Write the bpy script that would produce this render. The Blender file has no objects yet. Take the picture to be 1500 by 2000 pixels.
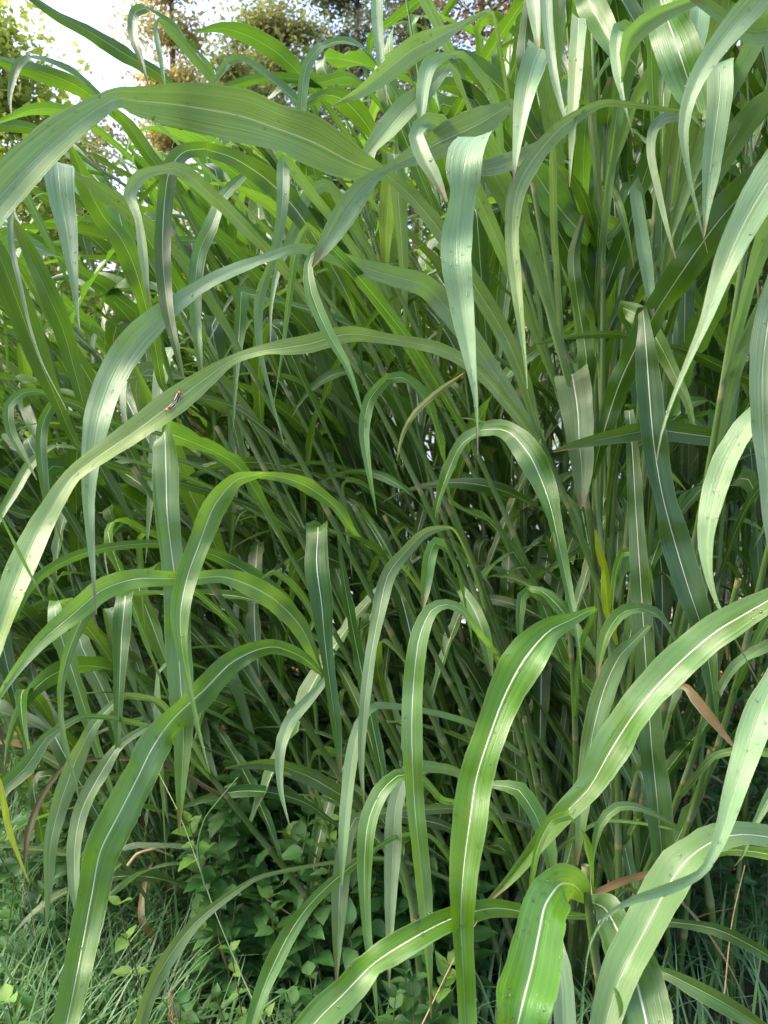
import bpy, math, random
import numpy as np
from mathutils import Vector, Matrix

# ------------------------------------------------------------------ camera, light, exposure
S = bpy.context.scene
COL = S.collection
R = math.radians
rnd = random.Random(11)
nr = np.random.RandomState(5)
CAMZ, PITCH, F = 1.5, R(5.0), 1455.0

cam = bpy.data.cameras.new('camera')
cam.sensor_fit = 'VERTICAL'
cam.angle_y = 2 * math.atan(1000 / F)
cam.clip_start, cam.clip_end = 0.02, 900
co = bpy.data.objects.new('camera', cam)
co.location = (0, 0, CAMZ)
co.rotation_euler = (R(90) - PITCH, 0, 0)
COL.objects.link(co)
S.camera = co
cam.dof.use_dof = True
cam.dof.focus_distance = 1.25
cam.dof.aperture_fstop = 6.0

SUN_EL, SUN_AZ = 52.0, -92.0      # elevation; azimuth from +Y towards +X (so the sun stands back left)
w = bpy.data.worlds.new('World')
S.world = w
w.use_nodes = True
nt = w.node_tree
nt.nodes.clear()
sky = nt.nodes.new('ShaderNodeTexSky')
sky.sky_type = 'NISHITA'
sky.sun_disc = False
sky.sun_elevation = R(SUN_EL)
sky.sun_rotation = R(SUN_AZ)
sky.air_density = 1.0
sky.dust_density = 5.0
sky.ozone_density = 0.6
bg = nt.nodes.new('ShaderNodeBackground')
bg.inputs[1].default_value = 0.15
wo = nt.nodes.new('ShaderNodeOutputWorld')
nt.links.new(sky.outputs[0], bg.inputs[0])
nt.links.new(bg.outputs[0], wo.inputs[0])

sd = bpy.data.lights.new('sun', 'SUN')
sd.energy = .75
sd.angle = R(40)
sd.color = (1.0, 0.95, 0.84)
so = bpy.data.objects.new('sun', sd)
dirv = Vector((math.sin(R(SUN_AZ)) * math.cos(R(SUN_EL)), math.cos(R(SUN_AZ)) * math.cos(R(SUN_EL)), math.sin(R(SUN_EL))))
so.rotation_euler = dirv.to_track_quat('Z', 'Y').to_euler()
COL.objects.link(so)

S.view_settings.view_transform = 'Standard'
S.view_settings.look = 'None'
S.view_settings.exposure = 2.12
S.view_settings.gamma = 1.0
S.view_settings.use_curve_mapping = False
S.cycles.max_bounces = 8
S.cycles.diffuse_bounces = 4
S.cycles.glossy_bounces = 3
S.cycles.transmission_bounces = 6
S.cycles.transparent_max_bounces = 6

FWD = np.array([0, math.cos(PITCH), -math.sin(PITCH)])
UP = np.array([0, math.sin(PITCH), math.cos(PITCH)])
CAM = np.array([0, 0, CAMZ])


def P(u, v, d):
    "point seen at photo pixel (u, v) at distance d along the view axis"
    return CAM + np.array([(u - 750) / F * d, 0, 0]) + UP * ((1000 - v) / F * d) + FWD * d


# ------------------------------------------------------------------ object helpers
def link(o, parent=None):
    COL.objects.link(o)
    if parent is not None:
        o.parent = parent
    return o


def tag(o, label=None, cat=None, group=None, kind=None):
    if label: o['label'] = label
    if cat: o['category'] = cat
    if group: o['group'] = group
    if kind: o['kind'] = kind
    return o


def empty(name, loc, label=None, cat=None, group=None):
    o = bpy.data.objects.new(name, None)
    o.empty_display_size = 0.1
    o.location = loc
    COL.objects.link(o)
    return tag(o, label, cat, group)


def mesh(name, V, Fc, mats, smooth=True, uv=None, mi=None):
    m = bpy.data.meshes.new(name)
    V = np.asarray(V, dtype=np.float32)
    if isinstance(Fc, np.ndarray):
        n, k = Fc.shape
        m.vertices.add(len(V)); m.vertices.foreach_set('co', V.ravel())
        m.loops.add(n * k); m.loops.foreach_set('vertex_index', Fc.ravel().astype(np.int32))
        m.polygons.add(n)
        m.polygons.foreach_set('loop_start', np.arange(0, n * k, k, dtype=np.int32))
        m.update(calc_edges=True)
    else:
        m.from_pydata([tuple(map(float, p)) for p in V], [], Fc)
    for mt in (mats if isinstance(mats, (list, tuple)) else [mats]):
        m.materials.append(mt)
    if smooth:
        m.polygons.foreach_set('use_smooth', np.ones(len(m.polygons), dtype=bool))
    if mi is not None:
        m.polygons.foreach_set('material_index', np.asarray(mi, dtype=np.int32))
    if uv is not None:
        idx = np.zeros(len(m.loops), dtype=np.int32)
        m.loops.foreach_get('vertex_index', idx)
        for nm, arr in uv.items():
            l = m.uv_layers.new(name=nm)
            l.data.foreach_set('uv', np.asarray(arr, dtype=np.float32)[idx].ravel())
    return m


def obj(name, me, parent=None, loc=(0, 0, 0)):
    o = bpy.data.objects.new(name, me)
    o.location = loc
    return link(o, parent)


def norm(a):
    a = np.asarray(a, dtype=float)
    return a / np.maximum(np.linalg.norm(a, axis=-1, keepdims=True), 1e-9)


def grid_faces(n, m):
    i = np.arange(n - 1)[:, None] * m
    j = np.arange(m - 1)[None, :]
    a = (i + j).ravel()
    return np.stack([a, a + 1, a + m + 1, a + m], axis=1)


def catmull(pts, n):
    "resample rows of pts (any number of columns) along a centripetal-like curve; first 3 columns are position"
    pts = np.asarray(pts, dtype=float)
    k = len(pts)
    seg = np.sqrt(np.linalg.norm(np.diff(pts[:, :3], axis=0), axis=1)) + 1e-6
    t = np.concatenate([[0], np.cumsum(seg)])
    tan = np.zeros_like(pts)
    for i in range(k):
        if i == 0: tan[i] = (pts[1] - pts[0]) / (t[1] - t[0])
        elif i == k - 1: tan[i] = (pts[-1] - pts[-2]) / (t[-1] - t[-2])
        else:
            a = (pts[i] - pts[i - 1]) / (t[i] - t[i - 1])
            b = (pts[i + 1] - pts[i]) / (t[i + 1] - t[i])
            wa = t[i + 1] - t[i]; wb = t[i] - t[i - 1]
            ca = float(np.dot(a[:3], b[:3]) / (np.linalg.norm(a[:3]) * np.linalg.norm(b[:3]) + 1e-9))
            tan[i] = (a * wa + b * wb) / (wa + wb) * (.92 - .62 * min(1, max(0, (1 - ca) / .55)))
    dense = []
    for i in range(k - 1):
        h = t[i + 1] - t[i]
        s = np.linspace(0, 1, 12, endpoint=(i == k - 2))[:, None]
        dense.append((2 * s**3 - 3 * s**2 + 1) * pts[i] + (s**3 - 2 * s**2 + s) * h * tan[i]
                     + (-2 * s**3 + 3 * s**2) * pts[i + 1] + (s**3 - s**2) * h * tan[i + 1])
    D = np.concatenate(dense)
    L = np.concatenate([[0], np.cumsum(np.linalg.norm(np.diff(D[:, :3], axis=0), axis=1))])
    q = np.linspace(0, L[-1], n)
    return np.stack([np.interp(q, L, D[:, c]) for c in range(D.shape[1])], axis=1), q


def tube(pts, rad, sides=8):
    "tapered tube verts/faces along pts"
    pts = np.asarray(pts, dtype=float)
    n = len(pts)
    T = norm(np.gradient(pts, axis=0))
    ref = np.array([0.0, 1.0, 0.0]) if abs(T[0][1]) < 0.9 else np.array([1.0, 0, 0])
    A = norm(np.cross(T, ref)); B = np.cross(T, A)
    an = np.linspace(0, 2 * math.pi, sides, endpoint=False)
    V = pts[:, None, :] + (A[:, None, :] * np.cos(an)[None, :, None] + B[:, None, :] * np.sin(an)[None, :, None]) * np.asarray(rad)[:, None, None]
    Fc = []
    for i in range(n - 1):
        for j in range(sides):
            a = i * sides + j; b = i * sides + (j + 1) % sides
            Fc.append((a, b, b + sides, a + sides))
    Fc = np.array(Fc)
    return V.reshape(-1, 3), Fc


class Bag:
    def __init__(self): self.V, self.F, self.n, self.uv = [], [], 0, []
    def add(self, V, Fc, uv=None):
        self.V.append(V); self.F.append(np.asarray(Fc) + self.n); self.n += len(V)
        if uv is not None: self.uv.append(uv)
    def build(self, name, mat, smooth=True):
        uv = {'UVMap': np.concatenate(self.uv)} if self.uv else None
        return mesh(name, np.concatenate(self.V), np.concatenate(self.F), mat, smooth, uv)


# ------------------------------------------------------------------ materials
def newmat(name):
    m = bpy.data.materials.new(name)
    m.use_nodes = True
    t = m.node_tree
    t.nodes.clear()
    return m, t


class G:
    "tiny node helper"
    def __init__(self, t): self.t = t
    def n(self, typ, **kw):
        x = self.t.nodes.new(typ)
        for k, v in kw.items(): setattr(x, k, v)
        return x
    def set(self, sock, v):
        if hasattr(v, 'links'): self.t.links.new(v, sock)
        else: sock.default_value = v
    def math(self, op, a, b=None, c=None, clamp=False):
        x = self.n('ShaderNodeMath', operation=op, use_clamp=clamp)
        self.set(x.inputs[0], a)
        if b is not None: self.set(x.inputs[1], b)
        if c is not None: self.set(x.inputs[2], c)
        return x.outputs[0]
    def mix(self, f, a, b):
        x = self.n('ShaderNodeMix', data_type='RGBA')
        self.set(x.inputs[0], f)
        self.set(x.inputs[6], a if hasattr(a, 'links') else (*a, 1))
        self.set(x.inputs[7], b if hasattr(b, 'links') else (*b, 1))
        return x.outputs[2]
    def ramp(self, v, lo, hi, a=0.0, b=1.0):
        x = self.n('ShaderNodeMapRange', interpolation_type='SMOOTHSTEP')
        self.set(x.inputs[0], v)
        x.inputs[1].default_value = lo; x.inputs[2].default_value = hi
        x.inputs[3].default_value = a; x.inputs[4].default_value = b
        return x.outputs[0]
    def noise(self, vec, scale, detail=2.0, rough=0.5):
        x = self.n('ShaderNodeTexNoise')
        if vec is not None: self.set(x.inputs['Vector'], vec)
        x.inputs['Scale'].default_value = scale
        x.inputs['Detail'].default_value = detail
        x.inputs['Roughness'].default_value = rough
        return x.outputs[0]


def leaf_material(name, upper, under, trans, rib=(0.72, 0.78, 0.58), spots=0.5, yellow=0.0, rough=0.31, tw=0.36, pale=0.0, wax=0.55, ribw=0.040):
    m, t = newmat(name)
    g = G(t)
    uvn = g.n('ShaderNodeUVMap', uv_map='UVMap')
    sep = g.n('ShaderNodeSeparateXYZ'); t.links.new(uvn.outputs[0], sep.inputs[0])
    U, Vv = sep.outputs[0], sep.outputs[1]
    un = g.n('ShaderNodeUVMap', uv_map='along')
    sp2 = g.n('ShaderNodeSeparateXYZ'); t.links.new(un.outputs[0], sp2.inputs[0])
    tn, hw = sp2.outputs[0], sp2.outputs[1]
    oi = g.n('ShaderNodeObjectInfo')
    rndv = oi.outputs['Random']
    geo = g.n('ShaderNodeNewGeometry')
    back = geo.outputs['Backfacing']
    a = g.math('ABSOLUTE', g.math('SUBTRACT', U, 0.5))
    # coordinates stretched along the blade, offset per leaf
    cmb = g.n('ShaderNodeCombineXYZ')
    g.set(cmb.inputs[0], g.math('MULTIPLY', U, 26.0)); g.set(cmb.inputs[1], g.math('MULTIPLY', Vv, 2.2)); g.set(cmb.inputs[2], g.math('MULTIPLY', rndv, 40))
    streak = g.noise(cmb.outputs[0], 1.0, 3, 0.6)
    cmb2 = g.n('ShaderNodeCombineXYZ')
    g.set(cmb2.inputs[0], g.math('MULTIPLY', U, 1.8)); g.set(cmb2.inputs[1], g.math('MULTIPLY', Vv, 9)); g.set(cmb2.inputs[2], g.math('MULTIPLY', rndv, 17))
    blotch = g.noise(cmb2.outputs[0], 1.0, 4, 0.6)
    vein = g.math('MULTIPLY_ADD', g.math('SINE', g.math('MULTIPLY', U, 2 * math.pi * 21)), 0.5, 0.5)
    vf = g.math('MULTIPLY_ADD', vein, 0.16, g.math('MULTIPLY', g.ramp(streak, 0.25, 0.75), 0.85))
    lo = tuple(c * 0.58 for c in upper); hi = tuple(min(1, c * 1.55) for c in upper)
    cu = g.mix(g.math('MINIMUM', vf, 1.0), lo, hi)
    cu = g.mix(g.ramp(blotch, 0.35, 0.75, 0.0, 0.45), cu, tuple(c * 0.8 + o for c, o in zip(upper, (0.055, 0.045, 0.0))))
    cb = g.mix(g.math('MINIMUM', vf, 1.0), tuple(c * 0.65 for c in under), tuple(c * 1.4 for c in under))
    # whitish wax bloom, rubbed or wetted off in places
    cw_ = g.n('ShaderNodeCombineXYZ')
    g.set(cw_.inputs[0], g.math('MULTIPLY', U, 0.9)); g.set(cw_.inputs[1], g.math('MULTIPLY', Vv, 4.5)); g.set(cw_.inputs[2], g.math('MULTIPLY', rndv, 57))
    wn = g.math('ADD', g.noise(cw_.outputs[0], 1.0, 2, 0.5), g.math('MULTIPLY', g.math('SUBTRACT', streak, 0.5), 0.16))
    wxm = g.ramp(wn, 0.47, 0.55)
    cu = g.mix(g.math('MULTIPLY', wxm, wax), cu, (0.175, 0.275, 0.145))
    col = g.mix(back, cu, cb)
    # per-leaf hue shift: darker bluish to lighter yellowish
    hsv = g.n('ShaderNodeHueSaturation')
    g.set(hsv.inputs['Hue'], g.math('MULTIPLY_ADD', rndv, -0.020, 0.511))
    g.set(hsv.inputs['Saturation'], g.math('MULTIPLY_ADD', g.math('FRACT', g.math('MULTIPLY', rndv, 7.3)), 0.25, 0.98))
    g.set(hsv.inputs['Value'], g.math('MULTIPLY_ADD', g.math('FRACT', g.math('MULTIPLY', rndv, 13.7)), 0.4, 0.8))
    t.links.new(col, hsv.inputs['Color'])
    col = hsv.outputs[0]
    # midrib, tapering out to the tip
    wr = g.math('MULTIPLY_ADD', tn, -0.7 * ribw, ribw * 1.15)
    ribm = g.math('SUBTRACT', 1.0, g.math('DIVIDE', a, wr), clamp=True)
    ribm = g.ramp(ribm, 0.0, 0.9)
    ribm = g.math('MULTIPLY', ribm, g.ramp(tn, 0.72, 1.0, 1.0, 0.25))
    ribs = g.math('MULTIPLY', ribm, g.math('MULTIPLY_ADD', back, -0.35, 0.92))
    col = g.mix(ribs, col, rib)
    edge = g.ramp(a, 0.475, 0.497)
    col = g.mix(g.math('MULTIPLY', edge, 0.35), col, (0.30, 0.34, 0.16))
    if yellow:
        ym = g.math('MULTIPLY', g.ramp(g.math('ADD', tn, g.math('MULTIPLY', blotch, 0.5)), 1.28 - yellow, 1.4 - yellow), 0.9)
        col = g.mix(ym, col, (0.48, 0.28, 0.03))
    # sparse yellow patch and brown specks
    cmb3 = g.n('ShaderNodeCombineXYZ')
    g.set(cmb3.inputs[0], g.math('MULTIPLY', U, 2.0)); g.set(cmb3.inputs[1], g.math('MULTIPLY', Vv, 14)); g.set(cmb3.inputs[2], g.math('MULTIPLY', rndv, 91))
    yb = g.noise(cmb3.outputs[0], 1.0, 1, 0.4)
    col = g.mix(g.ramp(yb, 0.80, 0.83, 0, 0.6), col, (0.42, 0.38, 0.03))
    cmb4 = g.n('ShaderNodeCombineXYZ')
    g.set(cmb4.inputs[0], g.math('MULTIPLY', U, 22)); g.set(cmb4.inputs[1], g.math('MULTIPLY', Vv, 170)); g.set(cmb4.inputs[2], g.math('MULTIPLY', rndv, 33))
    speck = g.noise(cmb4.outputs[0], 1.0, 2, 0.6)
    spm = g.math('MULTIPLY', g.ramp(speck, 0.68, 0.74), g.ramp(blotch, 0.42, 0.62, 0.0, spots))
    col = g.mix(spm, col, (0.05, 0.028, 0.012))
    tipm = g.math('MULTIPLY', g.ramp(g.math('ADD', tn, g.math('MULTIPLY', streak, 0.06)), 0.985, 1.01), g.ramp(g.math('FRACT', g.math('MULTIPLY', rndv, 5.1)), 0.2, 0.6, 0.0, 0.8))
    col = g.mix(tipm, col, (0.13, 0.09, 0.04))
    scar = g.math('MULTIPLY', g.ramp(blotch, 0.66, 0.72, 0.0, 0.45), g.ramp(streak, 0.5, 0.62))
    col = g.mix(scar, col, (0.22, 0.20, 0.10))
    # bump: parallel veins, midrib groove, buckled blade
    hgt = g.math('MULTIPLY_ADD', vein, 0.12, g.math('MULTIPLY', streak, 0.6))
    hgt = g.math('ADD', hgt, g.math('MULTIPLY', blotch, 0.9))
    hgt = g.math('SUBTRACT', hgt, g.math('MULTIPLY', ribm, 0.8))
    bmp = g.n('ShaderNodeBump'); bmp.inputs['Strength'].default_value = 0.55; bmp.inputs['Distance'].default_value = 0.0014
    t.links.new(hgt, bmp.inputs['Height'])
    pr = g.n('ShaderNodeBsdfPrincipled')
    t.links.new(col, pr.inputs['Base Color'])
    g.set(pr.inputs['Roughness'], g.math('ADD', g.math('MULTIPLY_ADD', back, 0.12, rough - 0.06), g.math('MULTIPLY', blotch, 0.16)))
    pr.inputs['IOR'].default_value = 1.45
    pr.inputs['Specular IOR Level'].default_value = 0.55
    pr.inputs['Sheen Weight'].default_value = 0.03 + pale * .7
    pr.inputs['Sheen Roughness'].default_value = 0.5
    pr.inputs['Sheen Tint'].default_value = (0.8, 0.95, 0.9, 1)
    t.links.new(bmp.outputs[0], pr.inputs['Normal'])
    tr = g.n('ShaderNodeBsdfTranslucent')
    tc = g.mix(g.math('MULTIPLY', ribs, 0.5), g.mix(vf, tuple(c * 0.75 for c in trans), trans), (0.3, 0.35, 0.12))
    hs2 = g.n('ShaderNodeHueSaturation'); t.links.new(tc, hs2.inputs['Color'])
    g.set(hs2.inputs['Value'], g.math('MULTIPLY_ADD', rndv, 0.5, 0.75))
    t.links.new(hs2.outputs[0], tr.inputs['Color'])
    mx = g.n('ShaderNodeMixShader'); mx.inputs[0].default_value = tw
    t.links.new(pr.outputs[0], mx.inputs[1]); t.links.new(tr.outputs[0], mx.inputs[2])
    out = g.n('ShaderNodeOutputMaterial'); t.links.new(mx.outputs[0], out.inputs[0])
    return m


def simple(name, c1, c2=None, scale=20, rough=0.6, trans=0.0, bump=0.0, spec=0.5, tcol=None, objrand=0.0, metal=0.0):
    m, t = newmat(name)
    g = G(t)
    tc = g.n('ShaderNodeTexCoord')
    n = g.noise(tc.outputs['Object'], scale, 4, 0.6)
    col = g.mix(g.ramp(n, 0.35, 0.65), c1, c2 or c1)
    if objrand:
        oi = g.n('ShaderNodeObjectInfo')
        hsv = g.n('ShaderNodeHueSaturation')
        g.set(hsv.inputs['Value'], g.math('MULTIPLY_ADD', oi.outputs['Random'], objrand, 1 - objrand / 2))
        g.set(hsv.inputs['Hue'], g.math('MULTIPLY_ADD', g.math('FRACT', g.math('MULTIPLY', oi.outputs['Random'], 9.1)), 0.03, 0.485))
        t.links.new(col, hsv.inputs['Color']); col = hsv.outputs[0]
    pr = g.n('ShaderNodeBsdfPrincipled')
    t.links.new(col, pr.inputs['Base Color'])
    pr.inputs['Roughness'].default_value = rough
    pr.inputs['Specular IOR Level'].default_value = spec
    pr.inputs['Metallic'].default_value = metal
    if bump:
        b = g.n('ShaderNodeBump'); b.inputs['Strength'].default_value = 0.6; b.inputs['Distance'].default_value = bump
        t.links.new(n, b.inputs['Height']); t.links.new(b.outputs[0], pr.inputs['Normal'])
    last = pr.outputs[0]
    if trans:
        tr = g.n('ShaderNodeBsdfTranslucent')
        tr.inputs[0].default_value = (*(tcol or c1), 1)
        mx = g.n('ShaderNodeMixShader'); mx.inputs[0].default_value = trans
        t.links.new(last, mx.inputs[1]); t.links.new(tr.outputs[0], mx.inputs[2]); last = mx.outputs[0]
    out = g.n('ShaderNodeOutputMaterial'); t.links.new(last, out.inputs[0])
    return m


M = {}
M['g'] = leaf_material('grass_blade_green', (0.058, 0.132, 0.024), (0.050, 0.112, 0.020), (0.145, 0.33, 0.024), wax=.40, tw=.32)
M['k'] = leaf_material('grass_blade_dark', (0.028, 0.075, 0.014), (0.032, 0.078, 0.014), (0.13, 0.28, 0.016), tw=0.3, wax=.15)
M['p'] = leaf_material('grass_blade_glaucous', (0.172, 0.258, 0.135), (0.15, 0.235, 0.10), (0.16, 0.31, 0.05), rough=0.32, rib=(0.36, 0.45, 0.27), ribw=0.03, pale=0.15, spots=0.35, tw=0.3, wax=.6)
M['q'] = leaf_material('grass_blade_scuffed', (0.20, 0.275, 0.105), (0.21, 0.275, 0.12), (0.15, 0.27, 0.05), rough=0.38, rib=(0.50, 0.55, 0.34), pale=0.2, spots=0.7, tw=0.28, wax=.5)
M['b'] = leaf_material('grass_blade_bright', (0.090, 0.195, 0.036), (0.10, 0.19, 0.032), (0.22, 0.42, 0.035), tw=0.38, spots=0.15, wax=.35)
M['s'] = leaf_material('grass_blade_spotted', (0.10, 0.165, 0.065), (0.13, 0.19, 0.08), (0.2, 0.33, 0.05), spots=1.0, rough=0.45)
M['y'] = leaf_material('grass_blade_yellow', (0.24, 0.33, 0.03), (0.26, 0.36, 0.04), (0.5, 0.58, 0.03), wax=.1, yellow=0.12, spots=0.3)
M['o'] = leaf_material('grass_blade_orange_tip', (0.15, 0.20, 0.04), (0.17, 0.22, 0.05), (0.3, 0.4, 0.04), yellow=0.22, spots=0.4)
M['d'] = leaf_material('grass_blade_dry', (0.25, 0.15, 0.075), (0.22, 0.13, 0.07), (0.25, 0.12, 0.05), rib=(0.35, 0.2, 0.1), tw=0.2, rough=0.6, spots=1.0)
M['n'] = leaf_material('grass_blade_dead_brown', (0.13, 0.085, 0.045), (0.11, 0.07, 0.04), (0.1, 0.06, 0.03), rib=(0.2, 0.14, 0.08), tw=0.12, rough=0.7, spots=1.0)


def stem_material():
    m, t = newmat('grass_stem')
    g = G(t)
    tc = g.n('ShaderNodeTexCoord'); oi = g.n('ShaderNodeObjectInfo')
    sep = g.n('ShaderNodeSeparateXYZ'); uv = g.n('ShaderNodeUVMap', uv_map='UVMap'); t.links.new(uv.outputs[0], sep.inputs[0])
    mp = g.n('ShaderNodeMapping'); mp.inputs['Scale'].default_value = (60, 60, 4); t.links.new(tc.outputs['Object'], mp.inputs[0])
    st = g.noise(mp.outputs[0], 1.0, 3)
    fr = g.math('FRACT', sep.outputs[1])
    col = g.mix(st, (0.055, 0.115, 0.020), (0.10, 0.17, 0.04))
    col = g.mix(g.ramp(fr, 0.0, 0.35, 0.4, 0.0), col, (0.20, 0.24, 0.15))        # waxy bloom above each joint
    col = g.mix(g.ramp(g.math('ABSOLUTE', g.math('SUBTRACT', fr, 0.97)), 0.015, 0.05, 0.85, 0.0), col, (0.24, 0.22, 0.10))
    col = g.mix(g.ramp(g.math('MULTIPLY', oi.outputs['Random'], st), 0.3, 0.7, 0, 0.15), col, (0.13, 0.08, 0.06))
    pr = g.n('ShaderNodeBsdfPrincipled'); t.links.new(col, pr.inputs['Base Color']); pr.inputs['Roughness'].default_value = 0.45
    b = g.n('ShaderNodeBump'); b.inputs['Strength'].default_value = 0.4; b.inputs['Distance'].default_value = 0.001
    t.links.new(st, b.inputs['Height']); t.links.new(b.outputs[0], pr.inputs['Normal'])
    out = g.n('ShaderNodeOutputMaterial'); t.links.new(pr.outputs[0], out.inputs[0])
    return m


M['stem'] = stem_material()
M['weed'] = simple('weed_leaf', (0.038, 0.115, 0.024), (0.060, 0.160, 0.036), 60, 0.40, 0.25, 0.002, tcol=(0.09, 0.22, 0.03), objrand=0.5)
M['weed_lime'] = simple('weed_leaf_lime', (0.10, 0.21, 0.035), (0.15, 0.28, 0.05), 60, 0.45, 0.3, 0.002, tcol=(0.3, 0.5, 0.04), objrand=0.3)
M['weed_stem'] = simple('weed_stem', (0.07, 0.11, 0.035), (0.10, 0.08, 0.05), 30, 0.6)
M['turf'] = simple('short_grass', (0.085, 0.185, 0.065), (0.14, 0.27, 0.10), 9, 0.45, 0.3, tcol=(0.14, 0.3, 0.04))
M['soil'] = simple('ground_soil', (0.020, 0.018, 0.010), (0.030, 0.040, 0.016), 3, 0.9, bump=0.02)
M['litter'] = simple('fallen_leaf', (0.30, 0.13, 0.03), (0.42, 0.26, 0.05), 6, 0.7, 0.2)
M['yard'] = simple('pale_gravel', (0.42, 0.42, 0.42), (0.55, 0.56, 0.58), 30, 0.8, bump=0.01)
M['wall'] = simple('pale_painted_wall', (0.55, 0.57, 0.63), (0.62, 0.64, 0.68), 2, 0.6)
M['wire'] = simple('fence_wire', (0.10, 0.11, 0.12), (0.16, 0.16, 0.17), 30, 0.5, metal=0.6)
M['post'] = simple('fence_post_wood', (0.09, 0.06, 0.04), (0.16, 0.11, 0.07), 25, 0.85, bump=0.01)
M['bark'] = simple('tree_bark', (0.10, 0.065, 0.05), (0.19, 0.12, 0.09), 12, 0.9, bump=0.03)
M['straw'] = simple('dry_straw', (0.30, 0.20, 0.10), (0.42, 0.30, 0.16), 40, 0.8)
M['seed'] = simple('green_seed', (0.20, 0.28, 0.12), (0.30, 0.36, 0.18), 80, 0.7, 0.2)
M['black'] = simple('beetle_black', (0.012, 0.010, 0.012), (0.03, 0.02, 0.03), 200, 0.3)
M['orange'] = simple('beetle_orange', (0.75, 0.16, 0.06), (0.80, 0.30, 0.14), 200, 0.35)
M['cream'] = simple('beetle_cream', (0.72, 0.60, 0.44), (0.8, 0.7, 0.55), 200, 0.4)


def water():
    m, t = newmat('water_drop')
    g = G(t)
    pr = g.n('ShaderNodeBsdfPrincipled')
    pr.inputs['Base Color'].default_value = (1, 1, 1, 1)
    pr.inputs['Roughness'].default_value = 0.02
    pr.inputs['IOR'].default_value = 1.33
    pr.inputs['Transmission Weight'].default_value = 1.0
    out = g.n('ShaderNodeOutputMaterial'); t.links.new(pr.outputs[0], out.inputs[0])
    return m


M['water'] = water()


def crown_mat(name, ca, cb, cc, tr):
    m, t = newmat(name)
    g = G(t)
    geo = g.n('ShaderNodeNewGeometry'); tc = g.n('ShaderNodeTexCoord')
    r = geo.outputs['Random Per Island']
    n = g.noise(tc.outputs['Object'], 0.55, 3)
    col = g.mix(g.math('ADD', g.math('MULTIPLY', r, 0.5), g.math('MULTIPLY', n, 0.5)), ca, cb)
    col = g.mix(g.ramp(g.math('MULTIPLY_ADD', n, 0.7, g.math('MULTIPLY', r, 0.3)), 0.42, 0.68), col, cc)
    pr = g.n('ShaderNodeBsdfPrincipled'); t.links.new(col, pr.inputs['Base Color']); pr.inputs['Roughness'].default_value = 0.55
    tl = g.n('ShaderNodeBsdfTranslucent'); t.links.new(g.mix(0.5, col, tr), tl.inputs[0])
    mx = g.n('ShaderNodeMixShader'); mx.inputs[0].default_value = 0.45
    t.links.new(pr.outputs[0], mx.inputs[1]); t.links.new(tl.outputs[0], mx.inputs[2])
    out = g.n('ShaderNodeOutputMaterial'); t.links.new(mx.outputs[0], out.inputs[0])
    return m


# ------------------------------------------------------------------ ground and what lies beyond the stand
def ground_sheet():
    n = 90
    xs = np.concatenate([-np.geomspace(300, 6, 14), np.linspace(-5.5, 5.5, 62), np.geomspace(6, 300, 14)])
    ys = np.concatenate([-np.geomspace(200, 2, 10), np.linspace(-1.5, 8, 60), np.geomspace(9, 500, 20)])
    X, Y = np.meshgrid(xs, ys)
    near = np.exp(-(X**2 + (Y - 3)**2) / 60)
    Z = near * (0.02 * np.sin(X * 3.1 + 1) * np.cos(Y * 2.7) + 0.015 * nr.randn(*X.shape))
    V = np.stack([X, Y, Z], -1).reshape(-1, 3)
    o = obj('ground', mesh('ground', V, grid_faces(len(ys), len(xs)), M['soil']))
    tag(o, 'dark soil and grass ground under the tall grass', kind='structure')


ground_sheet()
yv = np.array([[-5, 5.9, 0.05], [7, 5.9, 0.05], [7, 9.18, 0.05], [-5, 9.18, 0.05]])
tag(obj('gravel_yard', mesh('gravel_yard', yv, np.array([[0, 1, 2, 3]]), M['yard'], False)), 'pale gravel yard behind the wire fence', kind='structure')


def box(c, s):
    c = np.array(c, float); h = np.array(s, float) / 2
    V = np.array([[x, y, z] for x in (-1, 1) for y in (-1, 1) for z in (-1, 1)]) * h + c
    return V, np.array([[0, 1, 3, 2], [4, 6, 7, 5], [0, 4, 5, 1], [2, 3, 7, 6], [0, 2, 6, 4], [1, 5, 7, 3]])


def shed():
    e = empty('garden_building', (1.6, 10, 0), 'pale painted garden building glimpsed between the stems behind the wire fence', 'building')
    b = Bag(); b.add(*box((0, 0, 0.95), (5.6, 1.4, 1.9))); obj('wall', b.build('wall', M['wall'], False), e)
    b = Bag()
    V = np.array([[-2.95, -.85, 1.9], [2.95, -.85, 1.9], [2.95, .85, 1.9], [-2.95, .85, 1.9], [-2.95, 0, 2.25], [2.95, 0, 2.25]])
    obj('roof', mesh('roof', V, [(0, 1, 5, 4), (3, 4, 5, 2), (0, 4, 3), (1, 2, 5), (0, 3, 2, 1)], M['wire'], False), e)
    for x in (-1.6, 0.0, 1.6):
        b = Bag(); b.add(*box((x, -.71, 1.1), (.06, .03, 1.6))); obj('batten', b.build('batten', M['wall'], False), e)
    return e


shed()


def fence():
    e = empty('wire_fence', (0, 5.4, 0), 'dark square mesh wire fence standing behind the tall grass', 'fence')
    for x in np.arange(-4.2, 4.3, 1.4):
        b = Bag(); b.add(*box((x, 0, 0.75), (0.07, 0.07, 1.5))); obj('post', b.build('post', M['post'], False), e)
    b = Bag()
    for x in np.arange(-4.2, 4.21, 0.06):
        b.add(*box((x, -0.04, 0.72), (0.0035, 0.0035, 1.36)))
    for z in np.arange(0.06, 1.42, 0.06):
        b.add(*box((0, -0.044, z), (8.4, 0.0035, 0.0035)))
    o = obj('wire_mesh', b.build('wire_mesh', M['wire'], False), e); tag(o, kind='stuff')


fence()


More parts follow.
